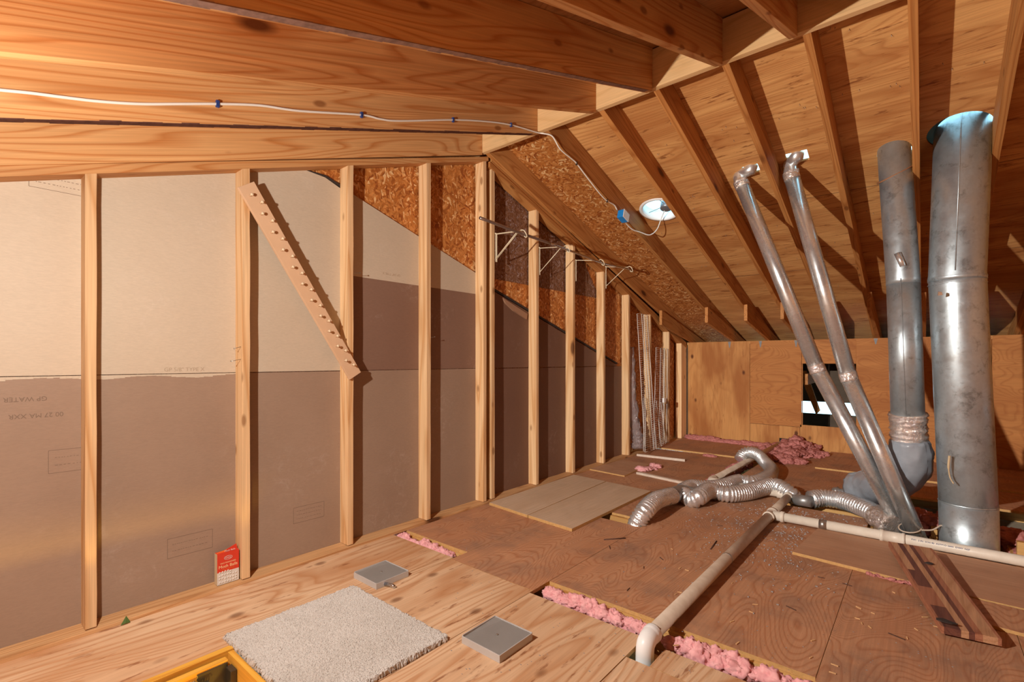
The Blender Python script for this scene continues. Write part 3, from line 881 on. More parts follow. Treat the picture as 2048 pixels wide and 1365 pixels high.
for i, (ys, yt, ztop, zbot) in enumerate(((2.984, 2.975, 2.200, 1.971), (3.58, 3.58, 2.188, 1.943), (4.19, 4.19, 2.172, 1.961), (4.80, 4.795, 2.195, 1.955))):
    r = .0036
    x0 = -2.693
    zr = rod_z(yt)
    e = empty('rod_bracket', (x0, ys, zbot), br_lab[i], 'bracket', 'brackets of the hanging rod')
    for dy in ((-.006, .006) if i == 0 else (0,)):
        y = ys + .003 + dy
        b = tube_bm(smooth_path([(x0, y, zbot), (x0, y, ztop - .01), (x0 + .012, y, ztop), (-2.45, yt + dy, zr + .030), (-2.41, yt + dy, zr + .034)], 5), r, 8)
        wf = child_world(link('wire_frame', b, M['wire_cream']), e)
        if i != 2:
            child_world(link('diagonal_arm', tube_bm([(x0 + .003, y, zbot + .03), (-2.455, yt + dy, zr + .026)], r, 8), M['wire_cream']), e)
    hk = [Vector((-2.41, yt, zr + .034)), Vector((-2.388, yt, zr + .022)), Vector((-2.378, yt + .01, zr)), Vector((-2.385, yt + .03, zr - .016)), Vector((-2.40, yt + .035, zr - .019)), Vector((-2.418, yt + .035, zr - .008))]
    sub(link('hook', tube_bm(smooth_path(hk, 5), r + .0006, 8), M['wire_cream']), wf)

# cable
cab = [on_x(u, v, -2.134) for u, v in ((-60, 172), (0, 180), (60, 186), (130, 195), (200, 203), (280, 208), (360, 208), (435, 208), (520, 211), (600, 222), (723, 230), (760, 238), (800, 242), (906, 240), (970, 243))]
cab += [on_x(1022, 250, -2.132)]
cab += [Vector((-2.13, 2.80, 2.803)), Vector((-2.10, 2.84, 2.80)), Vector((-2.065, 2.90, 2.79))]
cab += [on_x(u, v, -2.066) for u, v in ((1120, 298), (1141, 316), (1153, 327), (1175, 356), (1200, 388), (1214, 402), (1228, 410), (1234, 420))]
cpath = smooth_path(cab, 6)
e = empty('electric_cable', cab[0], 'white electric cable stapled along the rafters from the left edge to the blue box', 'cable')
sheath = child_world(link('sheath', tube_bm(cpath, .0052, 8), M['cable'], smooth=True), e)
for u, v, x in ((435, 208, -2.134), (723, 230, -2.134), (906, 240, -2.134), (1022, 250, -2.132)):
    p = on_x(u, v, x)
    sub(link('cable_staple', box_bm((p.x - .006, p.y - .006, p.z - .013), (p.x + .0075, p.y + .006, p.z + .013)), M['dark_blue'], bevel=.001), sheath)
for u, v in ((1153, 327), (1214, 402)):
    p = on_x(u, v, -2.066)
    sub(link('cable_staple', box_bm((p.x - .006, p.y - .005, p.z - .013), (p.x + .007, p.y + .005, p.z + .013)), M['black'], bevel=.001), sheath)
# junction box
jb = on_x(1240, 434, -2.068)
e = empty('junction_box', (-2.07, jb.y, jb.z), 'small blue plastic junction box fixed to the rafter beside the round vent', 'electrical box')
rotb = Matrix.Rotation(-math.atan(.31), 3, 'X')
b = bmesh.new()
bmesh.ops.create_cube(b, size=1.0, matrix=Matrix.Diagonal((.058, .10, .072, 1)))
o = link('box_body', b, M['blue'], e, bevel=.003); o.location = (.031, 0, 0); o.rotation_euler = (-math.atan(.31), 0, 0)
b = bmesh.new()
bmesh.ops.create_cube(b, size=1.0, matrix=Matrix.Diagonal((.004, .105, .076, 1)))
o = link('cover_plate', b, M['pvc_white'], e, bevel=.001); o.location = (.063, 0, 0); o.rotation_euler = (-math.atan(.31), 0, 0)

# vent fan
e = empty('roof_vent_fan', fan_c, 'round roof vent with a motor in it, daylight showing, cut by a rafter', 'vent')
def on_deck(du, dv, h): # along x, down slope, normal
    t = Vector((0, 1, -.31)).normalized()
    return fan_c + Vector((du, 0, 0)) + t * dv + nrm_f * h
n = 48
b = bmesh.new()
prof = [(.166, -.001), (.188, -.001), (.188, -.007), (.168, -.010), (.158, -.006), (.155, .09), (.157, .09), (.166, -.001)]
rows = []
for k in range(n):
    th = 2 * math.pi * k / n
    rows.append([b.verts.new(on_deck(r * math.cos(th), r * math.sin(th), h)) for r, h in prof])
for k in range(n):
    for j in range(len(prof) - 1):
        b.faces.new([rows[k][j], rows[k][j + 1], rows[(k + 1) % n][j + 1], rows[(k + 1) % n][j]])
bmesh.ops.recalc_face_normals(b, faces=b.faces)
child_world(link('flange', b, M['pvc_white'], smooth=True), e)
b = bmesh.new()
prof = [(.30, .10), (.27, .15), (.18, .19), (.0, .205)]
rows = []
for k in range(n):
    th = 2 * math.pi * k / n
    rows.append([b.verts.new(on_deck(r * math.cos(th) if r else 0, r * math.sin(th) if r else 0, h)) for r, h in prof])
for k in range(n):
    for j in range(len(prof) - 1):
        b.faces.new([rows[k][j], rows[k][j + 1], rows[(k + 1) % n][j + 1], rows[(k + 1) % n][j]] )
child_world(link('dome', b, M['dome'], smooth=True), e)
child_world(link('motor', tube_bm([on_deck(.05, .01, .0), on_deck(.05, .01, .005), on_deck(.05, .01, .06), on_deck(.05, .01, .085)], [.042, .052, .052, .035], 24), M['motor'], smooth=True), e)
for k in range(3):
    th = .6 + k * 2.1
    child_world(link('strut', tube_bm([on_deck(.05, .01, .04), on_deck(.155 * math.cos(th), .155 * math.sin(th), .04)], .004, 8), M['steel']), e)
lead = [jb + Vector((.03, .045, -.015)), jb + Vector((.006, .10, -.035)), on_x(1264, 459, -2.058), Vector((-2.03, 4.26, 2.36)), Vector((-1.98, 4.36, 2.345)), Vector((-1.93, 4.41, 2.40)), on_deck(-.02, .09, -.03), on_deck(.03, .03, .0)]
child_world(link('power_lead', tube_bm(smooth_path(lead, 8), .0048, 8), M['cable'], smooth=True), e)

# ================================================================== DUCTS
def seam_strip(p0, p1, r, ang_dir):
    a, bb = frame_at((Vector(p1) - Vector(p0)))
    off = Vector(ang_dir).normalized() * (r + .0005)
    return tube_bm([Vector(p0) + off, Vector(p1) + off], .0035, 6)

# large galvanised duct
base_c = at_f(1939, 1100, 3.045)
pb = [Vector((base_c.x, base_c.y, -.24)), Vector((base_c.x, base_c.y, 0.0)), at_f(1935.5, 1010, 3.05)]
pj = at_f(1935.5, 1010, 3.05)
pm = at_f(1913.5, 556, 3.10)
ptp = Vector((d_big.x, d_big.y, zfd(d_big.y) + .28)); ptp = at_f(1928, 190, 3.075)
e = empty('galvanised_duct', (base_c.x, base_c.y, -.24), 'large round galvanised flue duct on the right, rising from the floor cavity to the roof', 'duct')
Rb = .1395
child_world(link('lower_section', tube_bm([pb[0], pj + Vector((0, 0, .012))], [Rb + .001, Rb + .0015], 48), M['galv'], smooth=False), e)
child_world(link('middle_section', tube_bm([pj, pj + (pm - pj) * .004, pj + (pm - pj) * .97, pm], [Rb - .006, Rb, Rb, Rb + .001], 48), M['galv']), e)
child_world(link('upper_section', tube_bm([pm - Vector((0, 0, .02)), pm, pm + Vector((0, 0, .02)), ptp], [Rb + .0035, Rb + .003, Rb, Rb], 48), M['galv']), e)
cd = Vector((-.25, -1, 0))
child_world(link('lock_seam', seam_strip(pm + Vector((0, 0, .03)), ptp, Rb, (-.09, -1, 0)), M['galv']), e)
for pp in (pj + Vector((0, 0, .006)), pm + Vector((0, 0, -.004)), pm + Vector((0, 0, -.045))):
    child_world(link('joint_bead', tube_bm([pp, pp + Vector((0, 0, .004)), pp + Vector((0, 0, .008))], [Rb + .002, Rb + .0045, Rb + .002], 48, cap=False), M['galv'], smooth=True), e)
cb = bmesh.new()  # added ring above the deck, shuts sky light out of the duct hole
crn = [(math.cos(math.radians(a)), math.sin(math.radians(a))) for a in range(38, 341, 6)]
top_at = lambda rr, cs: Vector((d_big.x + rr * cs[0], d_big.y + rr * cs[1], zfd(d_big.y + rr * cs[1]) + .030))
ri = [cb.verts.new(top_at(.122, c)) for c in crn]; ro = [cb.verts.new(top_at(.21, c)) for c in crn]
rs_ = [cb.verts.new(top_at(.212, c) - Vector((0, 0, .018))) for c in crn]
for k in range(len(crn) - 1):
    cb.faces.new([ri[k], ri[k + 1], ro[k + 1], ro[k]])
    cb.faces.new([ro[k], ro[k + 1], rs_[k + 1], rs_[k]])
bmesh.ops.solidify(cb, geom=cb.faces, thickness=.003)
child_world(link('sky_block_collar', cb, M['black_steel']), e)
# paper tag and torn tape
q = at_f(1896, 928, 3.045 - .138)
tg = bmesh.new()
tube_bm(smooth_path([at_f(1899, 912, 2.985), at_f(1897, 935, 2.982), at_f(1900, 955, 2.975), at_f(1907, 968, 2.945)], 5), [.007] * 6 + [.004] * 10, 6, tg)
child_world(link('torn_tag', tg, M['card']), e)
o = child_world(link('tape_flap', prism_bm([(0, 0), (.026, .004), (.022, .022), (.004, .026)], -.003, .003, 'y', None), M['galv_clean']), e)
o.matrix_parent_inverse = Matrix.Identity(4); o.location = at_f(1875, 592, 2.985) - Vector(e.location); o.rotation_euler = (0, 0, .5)

# medium duct
e = empty('galvanised_duct', at_f(1816, 1020, 3.30), 'medium galvanised duct rising to the roof, foil-taped to a grey insulated flexible sleeve', 'duct')
Rm = .0915
m0, m1, m2 = at_f(1815.5, 835, 3.27), at_f(1806.0, 560, 3.28), at_f(1785, 262, 3.32)
child_world(link('lower_section', tube_bm([m0, m1], Rm, 40), M['galv']), e)
child_world(link('upper_section', tube_bm([m1 - Vector((0, 0, .03)), m1 + Vector((0, 0, 0)), m2], [Rm + .0015, Rm + .001, Rm], 40), M['galv']), e)
child_world(link('lock_seam', seam_strip(m0, m1, Rm, (-.1, -1, 0)), M['galv']), e)
child_world(link('damper_tab', tube_bm([at_f(1795, 507, 3.225), at_f(1806, 533, 3.20)], [.020, .017], 10), M['galv_clean']), e)
sc_ = at_f(1790.5, 349, 3.315)
rgt = Vector((_c, _s, 0)); fwd = Vector((-_s, _c, 0))
child_world(link('strap', tube_bm([sc_ + rgt * math.cos(t) * (Rm + .004) + fwd * math.sin(t) * (Rm + .004) + Vector((0, 0, .55 * Rm * math.cos(t))) for t in [i * math.tau / 40 for i in range(41)]], .0055, 8), plain('brown_strap', (0.30, 0.14, 0.07), 0.6), smooth=True), e)
rt = random.Random(3)
tp = resample([at_f(1818.5, 893, 3.30), m0 + Vector((0, 0, .03))], .008)
wv = [[rt.uniform(-.055, .055) for _ in range(40)] for _ in range(len(tp))]
child_world(link('foil_tape_wrap', tube_bm(tp, [Rm + .009 + .010 * mnoise.noise(Vector((i * .45, 2.2, 0))) for i in range(len(tp))], 40, wob=lambda i, k: wv[i][k] * .9 + .05 * mnoise.noise(Vector((i * .5, k * .5, 9)))), M['tape'], smooth=True), e)
sl = smooth_path([at_f(1818.5, 880, 3.28), at_f(1819, 903, 3.29), at_f(1812, 932, 3.35), at_f(1793, 955, 3.48), at_f(1768, 968, 3.66), at_f(1745, 975, 3.82), at_f(1722, 982, 3.95)], 8)
ns = len(sl)
rs = [(.100 + .036 * min(1, i / 14.0)) if i < ns - 12 else .136 + .012 * (i - ns + 12) / 12 for i in range(ns)]
child_world(link('insulated_sleeve', tube_bm(sl, rs, 40, wob=lambda i, k: (.055 * math.sin(k * 2.9) + .03 * math.sin(k * 5.3 + 1)) * max(0, 1 - i / 22.0) + .09 * mnoise.noise(Vector((i * .22, k * .45, 0))) + .04 * mnoise.noise(Vector((i * .7, k * .9, 4)))), M['grey_sleeve'], smooth=True), e)

# two thin ducts
def thin_duct(lab, roof, elbow, bend, bottom, mids, r=.0515):
    e = empty('round_duct', bottom, lab, 'duct', 'thin ducts leaning to the roof')
    child_world(link('lower_pipe', tube_bm([bottom, bend], [r, r], 32), M['galv_clean']), e)
    d = (elbow - bend).normalized()
    upp = child_world(link('upper_pipe', tube_bm([bend - d * .005, elbow], [r, r], 32), M['galv_clean']), e)
    up = roof + nrm_f * .10 + Vector((.03, .02, 0))
    pts = [elbow - d * .02, elbow] + mids + [roof - nrm_f * .02 + Vector((.008, 0, 0)), up]
    pth = []
    for a, b2 in zip(pts[:-1], pts[1:]):
        pth += [a.lerp(b2, t) for t in (0.0, .3, .7)]
    pth.append(pts[-1])
    child_world(link('roof_elbow', tube_bm(pth, [(r + .002 if i < 4 else r - .004) + (.0015 if i % 3 == 0 else 0) for i in range(len(pth))], 32), M['galv_clean'], smooth=False), e)
    w = [[rt.uniform(-.03, .03) for _ in range(32)] for _ in range(12)]
    for c, dd in ((bend, (elbow - bend).normalized()), (elbow, d)):
        tt = [c + dd * (-.03 + .006 * q) for q in range(11)]
        sub(link('foil_tape_band', tube_bm(tt, r + .0025, 32, wob=lambda i, k: w[i][k]), M['tape'], smooth=True), upp)
    return e
thin_duct('left one of the two thin shiny ducts, lower roof outlet, passing behind at the floor', d_sm1, at_f(1483, 368, 3.83), at_f(1634, 738, 3.52), at_f(1820, 1088, 3.28), [at_f(1479, 354, 3.85), at_f(1484, 342, 3.84)])
thin_duct('right one of the two thin shiny ducts, higher roof outlet, in front at the floor', d_sm2, at_f(1583, 352, 3.60), at_f(1697, 754, 3.38), at_f(1837, 1082, 3.15), [at_f(1579, 334, 3.62), at_f(1584, 320, 3.61)])
# tie round the thin ducts
tc = at_f(1820, 1056, 3.16)
b = tube_bm([tc + Vector((math.cos(t) * .058, math.sin(t) * .058, .02 * math.sin(t + .5))) for t in [i * math.tau / 20 for i in range(21)]], .0045, 8)
tube_bm(smooth_path([tc + Vector((.05, -.02, 0)), tc + Vector((.11, 0, .01)), tc + Vector((.155, .03, .04)), tc + Vector((.175, .02, .0))], 6), .005, 8, b)
o = link('cloth_tie', b, M['pvc'], smooth=True); tag(o, 'whitish strip of cloth tied round the foot of the thin ducts', 'tie')

# flexible foil ducts
def flex(name, px, r, parent, mat='foil', ribs=.024, amp=.10, flat=None, pts=None):
    P = pts or [on_z(u, v, z) for u, v, z in px]
    path = resample(smooth_path(P, 14), ribs / 4.0)
    rad = []
    for i in range(len(path)):
        rad.append(r * (1 + amp * math.cos(i * math.pi / 2)))
    b = tube_bm(path, rad, 22, wob=lambda i, k: .05 * mnoise.noise(Vector((i * .02, k * .5, 3.1))))
    return child_world(link(name, b, M[mat], smooth=True), parent)
wy = on_z(1356, 990, .075)
e = empty('flexible_duct', (wy.x, wy.y, 0), 'silver flexible foil duct with a Y-joint, coming out of the floor hole', 'duct')
flex('inlet_hose', [(1272, 1062, -.06), (1276, 1043, .02), (1290, 1022, .09), (1312, 1002, .115), (1345, 992, .09)], .060, e, amp=.11)
child_world(link('wye_fitting', tube_bm(smooth_path([on_z(1330, 1000, .092), on_z(1350, 990, .08), on_z(1368, 985, .075), on_z(1390, 990, .07)], 5), [.053] * 4 + [.062] * 6 + [.055] * 6, 28), M['galv_dark'], smooth=True), e)
flex('back_branch', [(1366, 982, .08), (1385, 975, .075), (1420, 976, .07), (1450, 972, .07), (1478, 963, .075), (1505, 966, .07), (1535, 955, .065), (1543, 940, .065), (1530, 925, .09), (1516, 911, .135), (1500, 905, .15), (1487, 909, .125), (1480, 920, .07)], .058, e, amp=.11)
flex('front_branch', [(1368, 990, .07), (1384, 1000, .055), (1398, 994, .080), (1414, 983, .085), (1432, 985, .070), (1456, 989, .065), (1490, 986, .065), (1520, 978, .075), (1545, 972, .09), (1565, 978, .085), (1582, 990, .05), (1590, 999, .0)], .062, e, amp=.11)
e2 = empty('flexible_duct', on_z(1650, 1010, 0), 'silver flexible foil duct lying toward the large duct, its end wrapped in crumpled foil', 'duct')
flex('foil_hose', [(1622, 1000, .06), (1645, 997, .07), (1680, 1001, .075), (1714, 1012, .075), (1742, 1024, .070), (1758, 1035, .055)], .064, e2, amp=.07)
child_world(link('metal_collar', tube_bm([on_z(1590, 1000, .03), on_z(1597, 1001, .045), on_z(1622, 1004, .06)], [.040, .043, .044], 24), M['galv_dark'], smooth=True), e2)
wc = [[rt.uniform(-.16, .12) for _ in range(26)] for _ in range(14)]
cr = resample([on_z(1752, 1030, .065), on_z(1768, 1042, .05), on_z(1786, 1056, .035)], .02)
child_world(link('crumpled_foil_end', tube_bm(cr, [.070] * 1 + [.082] * (len(cr) - 2) + [.060], 26, wob=lambda i, k: wc[i % 14][k]), M['tape'], smooth=False), e2)

# ================================================================== PIPES
e = empty('drain_pipe', (-.845, 3.885, 0), 'cream plastic drain pipe on the floor with a tee and a white end elbow', 'pipe')
rp_ = .0305; zc = .046; xm = -.845
child_world(link('long_run', tube_bm([(xm, 1.875, zc), (xm, 3.83, zc)], rp_, 24), M['pvc']), e)
child_world(link('long_run', tube_bm([(xm, 3.94, zc), (xm, 4.49, zc)], rp_, 24), M['pvc']), e)
el = smooth_path([(xm, 1.895, zc), (xm, 1.868, zc), (xm, 1.838, zc - .006), (xm, 1.818, zc - .030), (xm, 1.814, zc - .13)], 6)
child_world(link('end_elbow', tube_bm(el, [.0375] * 6 + [.0355] * (len(el) - 6), 24), M['pvc_white'], smooth=True), e)
child_world(link('tee_fitting', tube_bm([(xm, 3.815, zc), (xm, 3.835, zc), (xm, 3.838, zc), (xm, 3.93, zc), (xm, 3.933, zc), (xm, 3.955, zc)], [.0375, .0375, .034, .034, .0375, .0375], 24), M['pvc_clean']), e)
child_world(link('tee_branch', tube_bm([(xm + .02, 3.885, zc), (xm + .065, 3.885, zc), (xm + .067, 3.885, zc), (xm + .09, 3.885, zc)], [.034, .034, .0385, .0385], 24), M['pvc_clean']), e)
crun = child_world(link('cross_run', tube_bm([(xm + .06, 3.885, zc), (1.6, 3.885, zc + .004)], rp_, 24), M['pvc_clean']), e)
child_world(link('metal_coupling', tube_bm([(-.545, 3.885, zc), (-.50, 3.885, zc)], rp_ + .001, 24), M['steel']), e)
child_world(link('coupling', tube_bm([(-.215, 3.885, zc), (-.197, 3.885, zc), (-.195, 3.885, zc), (-.105, 3.885, zc), (-.103, 3.885, zc), (-.09, 3.885, zc)], [.0375, .0375, .0345, .0345, .038, .038], 24), M['pvc_clean']), e)
child_world(link('corner_elbow', tube_bm(smooth_path([(xm, 4.45, zc), (xm, 4.50, zc), (xm - .03, 4.54, zc), (xm - .09, 4.545, zc)], 5), .0365, 24), M['pvc_clean'], smooth=True), e)
child_world(link('short_run', tube_bm([(xm - .06, 4.545, zc), (-1.47, 4.60, zc)], rp_, 24), M['pvc_clean']), e)
child_world(link('corner_elbow', tube_bm(smooth_path([(-1.40, 4.595, zc), (-1.47, 4.60, zc), (-1.50, 4.64, zc), (-1.503, 4.72, zc)], 5), .0365, 24), M['pvc_clean'], smooth=True), e)
child_world(link('far_run', tube_bm([(-1.503, 4.66, zc), (-1.43, 7.45, zc + .02)], rp_, 24), M['pvc']), e)
child_world(link('grey_band', tube_bm([(xm, 2.86, zc), (xm, 2.875, zc)], rp_ + .0012, 24), M['steel']), e)
# printed line on the cross pipe
fx = Matrix(((1, 0, 0), (0, .55, -.83), (0, .83, .55)))
text_obj('printed_line', 'PVC  2 IN  SCH 40  ASTM D 2665  DWV  NSF', .0135, M['dark_blue'], (-.06, 3.885 - .83 * .0320 - .55 * .005, zc + .55 * .0320 - .83 * .005), fx, None)
o = bpy.data.objects['printed_line.004'] if 'printed_line.004' in bpy.data.objects else None
o = [q for q in bpy.data.objects if q.name.startswith('printed_line') and q.parent is None][0]
sub(o, crun)

# ================================================================== FLOOR THINGS
def board(lab, pts, z0, z1, mat, cat='board', name='plywood_board', group=None, bevel=.0015):
    b = prism_bm(pts, z0, z1, 'z')
    b.normal_update()
    for f in b.faces: f.material_index = 0 if abs(f.normal.z) > .5 else 1
    o = link(name, b, [mat, M['edge']], bevel=bevel)
    return tag(o, lab, cat, group)
board('pale loose plywood board lying along the gable studs, left of its twin', [(-2.655, 2.86), (-2.225, 2.81), (-2.285, 4.07), (-2.66, 4.10)], .0005, .022, M['ply_board'])
board('pale loose plywood board beside the floor hole, right of its twin', [(-2.22, 2.81), (-1.815, 2.775), (-1.815, 4.02), (-2.275, 4.065)], .0005, .022, M['ply_board'])
board('small tan plywood offcut lying on the floor just past the two pale boards', [(-2.70, 4.455), (-2.27, 4.415), (-2.31, 5.09), (-2.66, 5.09)], .0005, .014, M['ply_board_x'])
board('long tan plywood board under the cross pipe, the striped board resting on it', [(-.60, 3.30), (.15, 3.232), (1.3, 3.225), (1.3, 3.86), (-.55, 3.872)], .0005, .018, M['ply_board_x'])
board('reddish plywood board at the right edge, in front of the long tan board', [(.10, 2.945), (1.3, 2.92), (1.3, 3.21), (.10, 3.22)], .0005, .016, M['ply_red'])
o = link('wood_stick', prism_bm([(-2.655, 5.475), (-2.655, 5.505), (-2.09, 5.555), (-2.085, 5.525)], .0005, .026, 'z'), M['batten'], bevel=.002); tag(o, 'pale wooden stick lying on the floor below the wire shelves', 'stick')
o = link('pale_strip', prism_bm([(-2.235, 4.60), (-2.21, 4.64), (-1.18, 4.44), (-1.19, 4.41)], .0005, .022, 'z'), M['batten'], bevel=.002); tag(o, 'cream strip put in for the pale edge of a floor sheet behind the foil duct', 'batten')  # strip added in place of a floor sheet's white near edge

# striped board (walnut / maple strips), tilted on the long board
e = empty('striped_board', (.05, 3.2, 0), 'laminated board of dark and pale wood strips leaning on the long tan board', 'board')
A0, A1 = Vector((-.162, 3.66, .052)), Vector((.035, 3.685, .052))
B0, B1 = Vector((.055, 2.725, .014)), Vector((.238, 2.755, .014))
ws = [('cherry', .05), ('maple', .16), ('walnut', .13), ('maple', .13), ('walnut', .10), ('cherry', .13), ('maple', .24), ('cherry', .06)]
t = 0
b = bmesh.new(); mats = [M['cherry'], M['maple'], M['walnut']]; idx = {'cherry': 0, 'maple': 1, 'walnut': 2}
th = Vector((0, 0, .030))
for nm, w in ws:
    segs = 5
    for s in range(segs):
        u0, u1 = s / segs, (s + 1) / segs
        mi = idx[nm]
        if nm == 'walnut' and t < .4 and s == 3: mi = 0
        if nm == 'maple' and t < .2 and s in (2, 4): mi = 2
        if nm == 'maple' and t < .2 and s == 3: mi = 0
        q = lambda a, bb: (A0.lerp(A1, a)).lerp(B0.lerp(B1, a), bb)
        v = [q(t, u0), q(t + w, u0), q(t + w, u1), q(t, u1)]
        lo = [b.verts.new(p) for p in v]; hi = [b.verts.new(p + th) for p in v]
        for fs in ((hi[3], hi[2], hi[1], hi[0]), (lo[0], lo[1], lo[2], lo[3])): b.faces.new(fs).material_index = mi
        for k in range(4): b.faces.new([lo[k], hi[k], hi[(k + 1) % 4], lo[(k + 1) % 4]]).material_index = mi
    t += w
bmesh.ops.remove_doubles(b, verts=b.verts, dist=1e-5)
bmesh.ops.recalc_face_normals(b, faces=b.faces)
child_world(link('laminated_strips', b, mats), e)

def flake(lab, u, v, z, s, mat='black', name='shingle_flake', cat='flake', group=None, seed=0):
    r = random.Random(seed)
    c = on_z(u, v, z)
    n = 7
    pts = [(c.x + s[0] * math.cos(k * math.tau / n) * r.uniform(.6, 1.1), c.y + s[1] * math.sin(k * math.tau / n) * r.uniform(.6, 1.1)) for k in range(n)]
    return tag(link(name, prism_bm(pts, z, z + .004, 'z'), M[mat]), lab, cat, group)
flake('large black shingle flake on the near end of the striped board', 1891, 1244, .058, (.036, .022), seed=2)
flake('small black shingle flake on the far end of the striped board', 1858, 1128, .077, (.020, .016), seed=5)

# grey cover boxes
def cover_box(lab, x0, x1, y0, y1, nub=False):
    e = empty('cover_box', ((x0 + x1) / 2, (y0 + y1) / 2, 0), lab, 'metal box', 'grey metal covers on the pale plywood')
    h = .030
    b = bmesh.new(); t = .004
    box_bm((x0, y0, 0), (x1, y0 + t, h), b); box_bm((x0, y1 - t, 0), (x1, y1, h + .003), b)
    box_bm((x0, y0 + t, 0), (x0 + t, y1 - t, h + .004), b); box_bm((x1 - t, y0 + t, 0), (x1, y1 - t, h), b)
    child_world(link('rim', b, M['grey_paint'], bevel=.0008), e)
    b = bmesh.new()
    vs = [b.verts.new(p) for p in ((x0 + t, y0 + t, h - .006), (x0 + t, y1 - t, h + .0005), (x0 + .045, y1 - t, h - .001), (x1 - t, y1 - t, h - .001), (x1 - t, y0 + t, h - .001), (x0 + .045, y0 + t, h - .002))]
    b.faces.new([vs[0], vs[5], vs[2], vs[1]]); b.faces.new([vs[5], vs[4], vs[3], vs[2]])
    bmesh.ops.solidify(b, geom=b.faces, thickness=.002)
    lid = child_world(link('lid', b, M['grey_paint']), e)
    c = Vector(((x0 + x1) / 2, (y0 + y1) / 2, h))
    sub(link('screw', tube_bm([c - Vector((0, 0, .002)), c + Vector((0, 0, .0015))], .005, 12), M['steel']), lid)
    if nub:
        child_world(link('conduit_stub', tube_bm([(x1, (y0 + y1) / 2 - .05, .012), (x1 + .045, (y0 + y1) / 2 - .035, .013), (x1 + .062, (y0 + y1) / 2 - .035, .008)], .009, 12), M['chrome'], smooth=True), e)
cover_box('grey metal cover box with a short conduit stub, beyond the carpet piece', -2.318, -2.112, 1.438, 1.640, True)
cover_box('grey metal cover box near the bottom middle, right of the carpet piece', -1.446, -1.238, 1.392, 1.596)

# carpet remnant
rc = random.Random(11)
NX, NY = 230, 200
x0, x1, y0, y1 = -2.225, -1.515, .775, 1.372
b = bmesh.new()
grid = []
for i in range(NX + 1):
    row = []
    for j in range(NY + 1):
        u, v = i / NX, j / NY
        x = x0 + (x1 - x0) * u + .012 * v; y = y0 + (y1 - y0) * v
        ed = min(u * (x1 - x0), (1 - u) * (x1 - x0), v * (y1 - y0), (1 - v) * (y1 - y0))
        jit = .006 if ed < .004 else .0014
        x += rc.uniform(-jit, jit); y += rc.uniform(-jit, jit)
        z = .0165 + .0045 * rc.random() + .004 * mnoise.noise(Vector((x * 9, y * 9, 0)))
        if ed < .001: z = .005 + .006 * rc.random()
        row.append(b.verts.new((x, y, z)))
    grid.append(row)
for i in range(NX):
    for j in range(NY):
        b.faces.new([grid[i][j], grid[i + 1][j], grid[i + 1][j + 1], grid[i][j + 1]])
bot = [b.verts.new(p) for p in ((x0 + .004, y0 + .004, .0015), (x1 - .002, y0 + .004, .0015), (x1 + .008, y1 - .004, .0015), (x0 + .014, y1 - .004, .0015))]
b.faces.new(bot[::-1])
for side in ([grid[i][0] for i in range(NX + 1)], [grid[NX][j] for j in range(NY + 1)], [grid[i][NY] for i in range(NX, -1, -1)], [grid[0][j] for j in range(NY, -1, -1)]):
    lowr = [b.verts.new((q.co.x, q.co.y, .001)) for q in side]
    for k in range(len(side) - 1): b.faces.new([lowr[k], lowr[k + 1], side[k + 1], side[k]])
o = link('carpet_remnant', b, M['carpet'], smooth=False)
tag(o, 'square greige carpet remnant lying at the edge of the attic ladder opening', 'carpet')

# attic ladder in its opening
e = empty('attic_ladder', (-1.82, .1, -.10), 'folding attic ladder of varnished pine in its floor opening at the bottom left', 'ladder')
child_world(link('side_casing', box_bm((-2.150, -.62, -.245), (-2.117, .784, .004)), M['yellow'], bevel=.001), e)
child_world(link('side_casing', box_bm((-1.512, -.62, -.245), (-1.491, .77, .001)), M['yellow'], bevel=.001), e)
child_world(link('end_casing', box_bm((-2.116, .752, -.245), (-1.513, .773, -.002)), M['yellow_x'], bevel=.001), e)
child_world(link('side_rail', box_bm((-2.103, -.60, -.115), (-2.074, .738, -.008)), M['yellow'], bevel=.0015), e)
child_world(link('side_rail', box_bm((-1.585, -.60, -.115), (-1.561, .735, -.022)), M['yellow'], bevel=.0015), e)
child_world(link('cross_board', box_bm((-2.073, .655, -.115), (-1.586, .735, -.095)), M['yellow_x'], bevel=.0015), e)
child_world(link('hinge_bracket', box_bm((-2.073, .63, -.105), (-2.068, .735, -.016)), M['black_steel'], bevel=.001), e)
child_world(link('hinge_bracket', box_bm((-2.072, .728, -.10), (-2.02, .7505, -.03)), M['black_steel'], bevel=.002), e)
sp = [Vector((-2.045 + .017 * math.cos(t), .66 - .0011 * t * 1.25, -.058 + .017 * math.sin(t))) for t in [i * math.tau / 12 for i in range(12 * 100)]]
child_world(link('coil_spring', tube_bm(sp, .0022, 6), M['black_steel'], smooth=True), e)
for yy in (.55, .62, .35): child_world(link('bolt', tube_bm([(-2.073, yy, -.04), (-2.068, yy, -.04)], .006, 10), M['steel']), e)

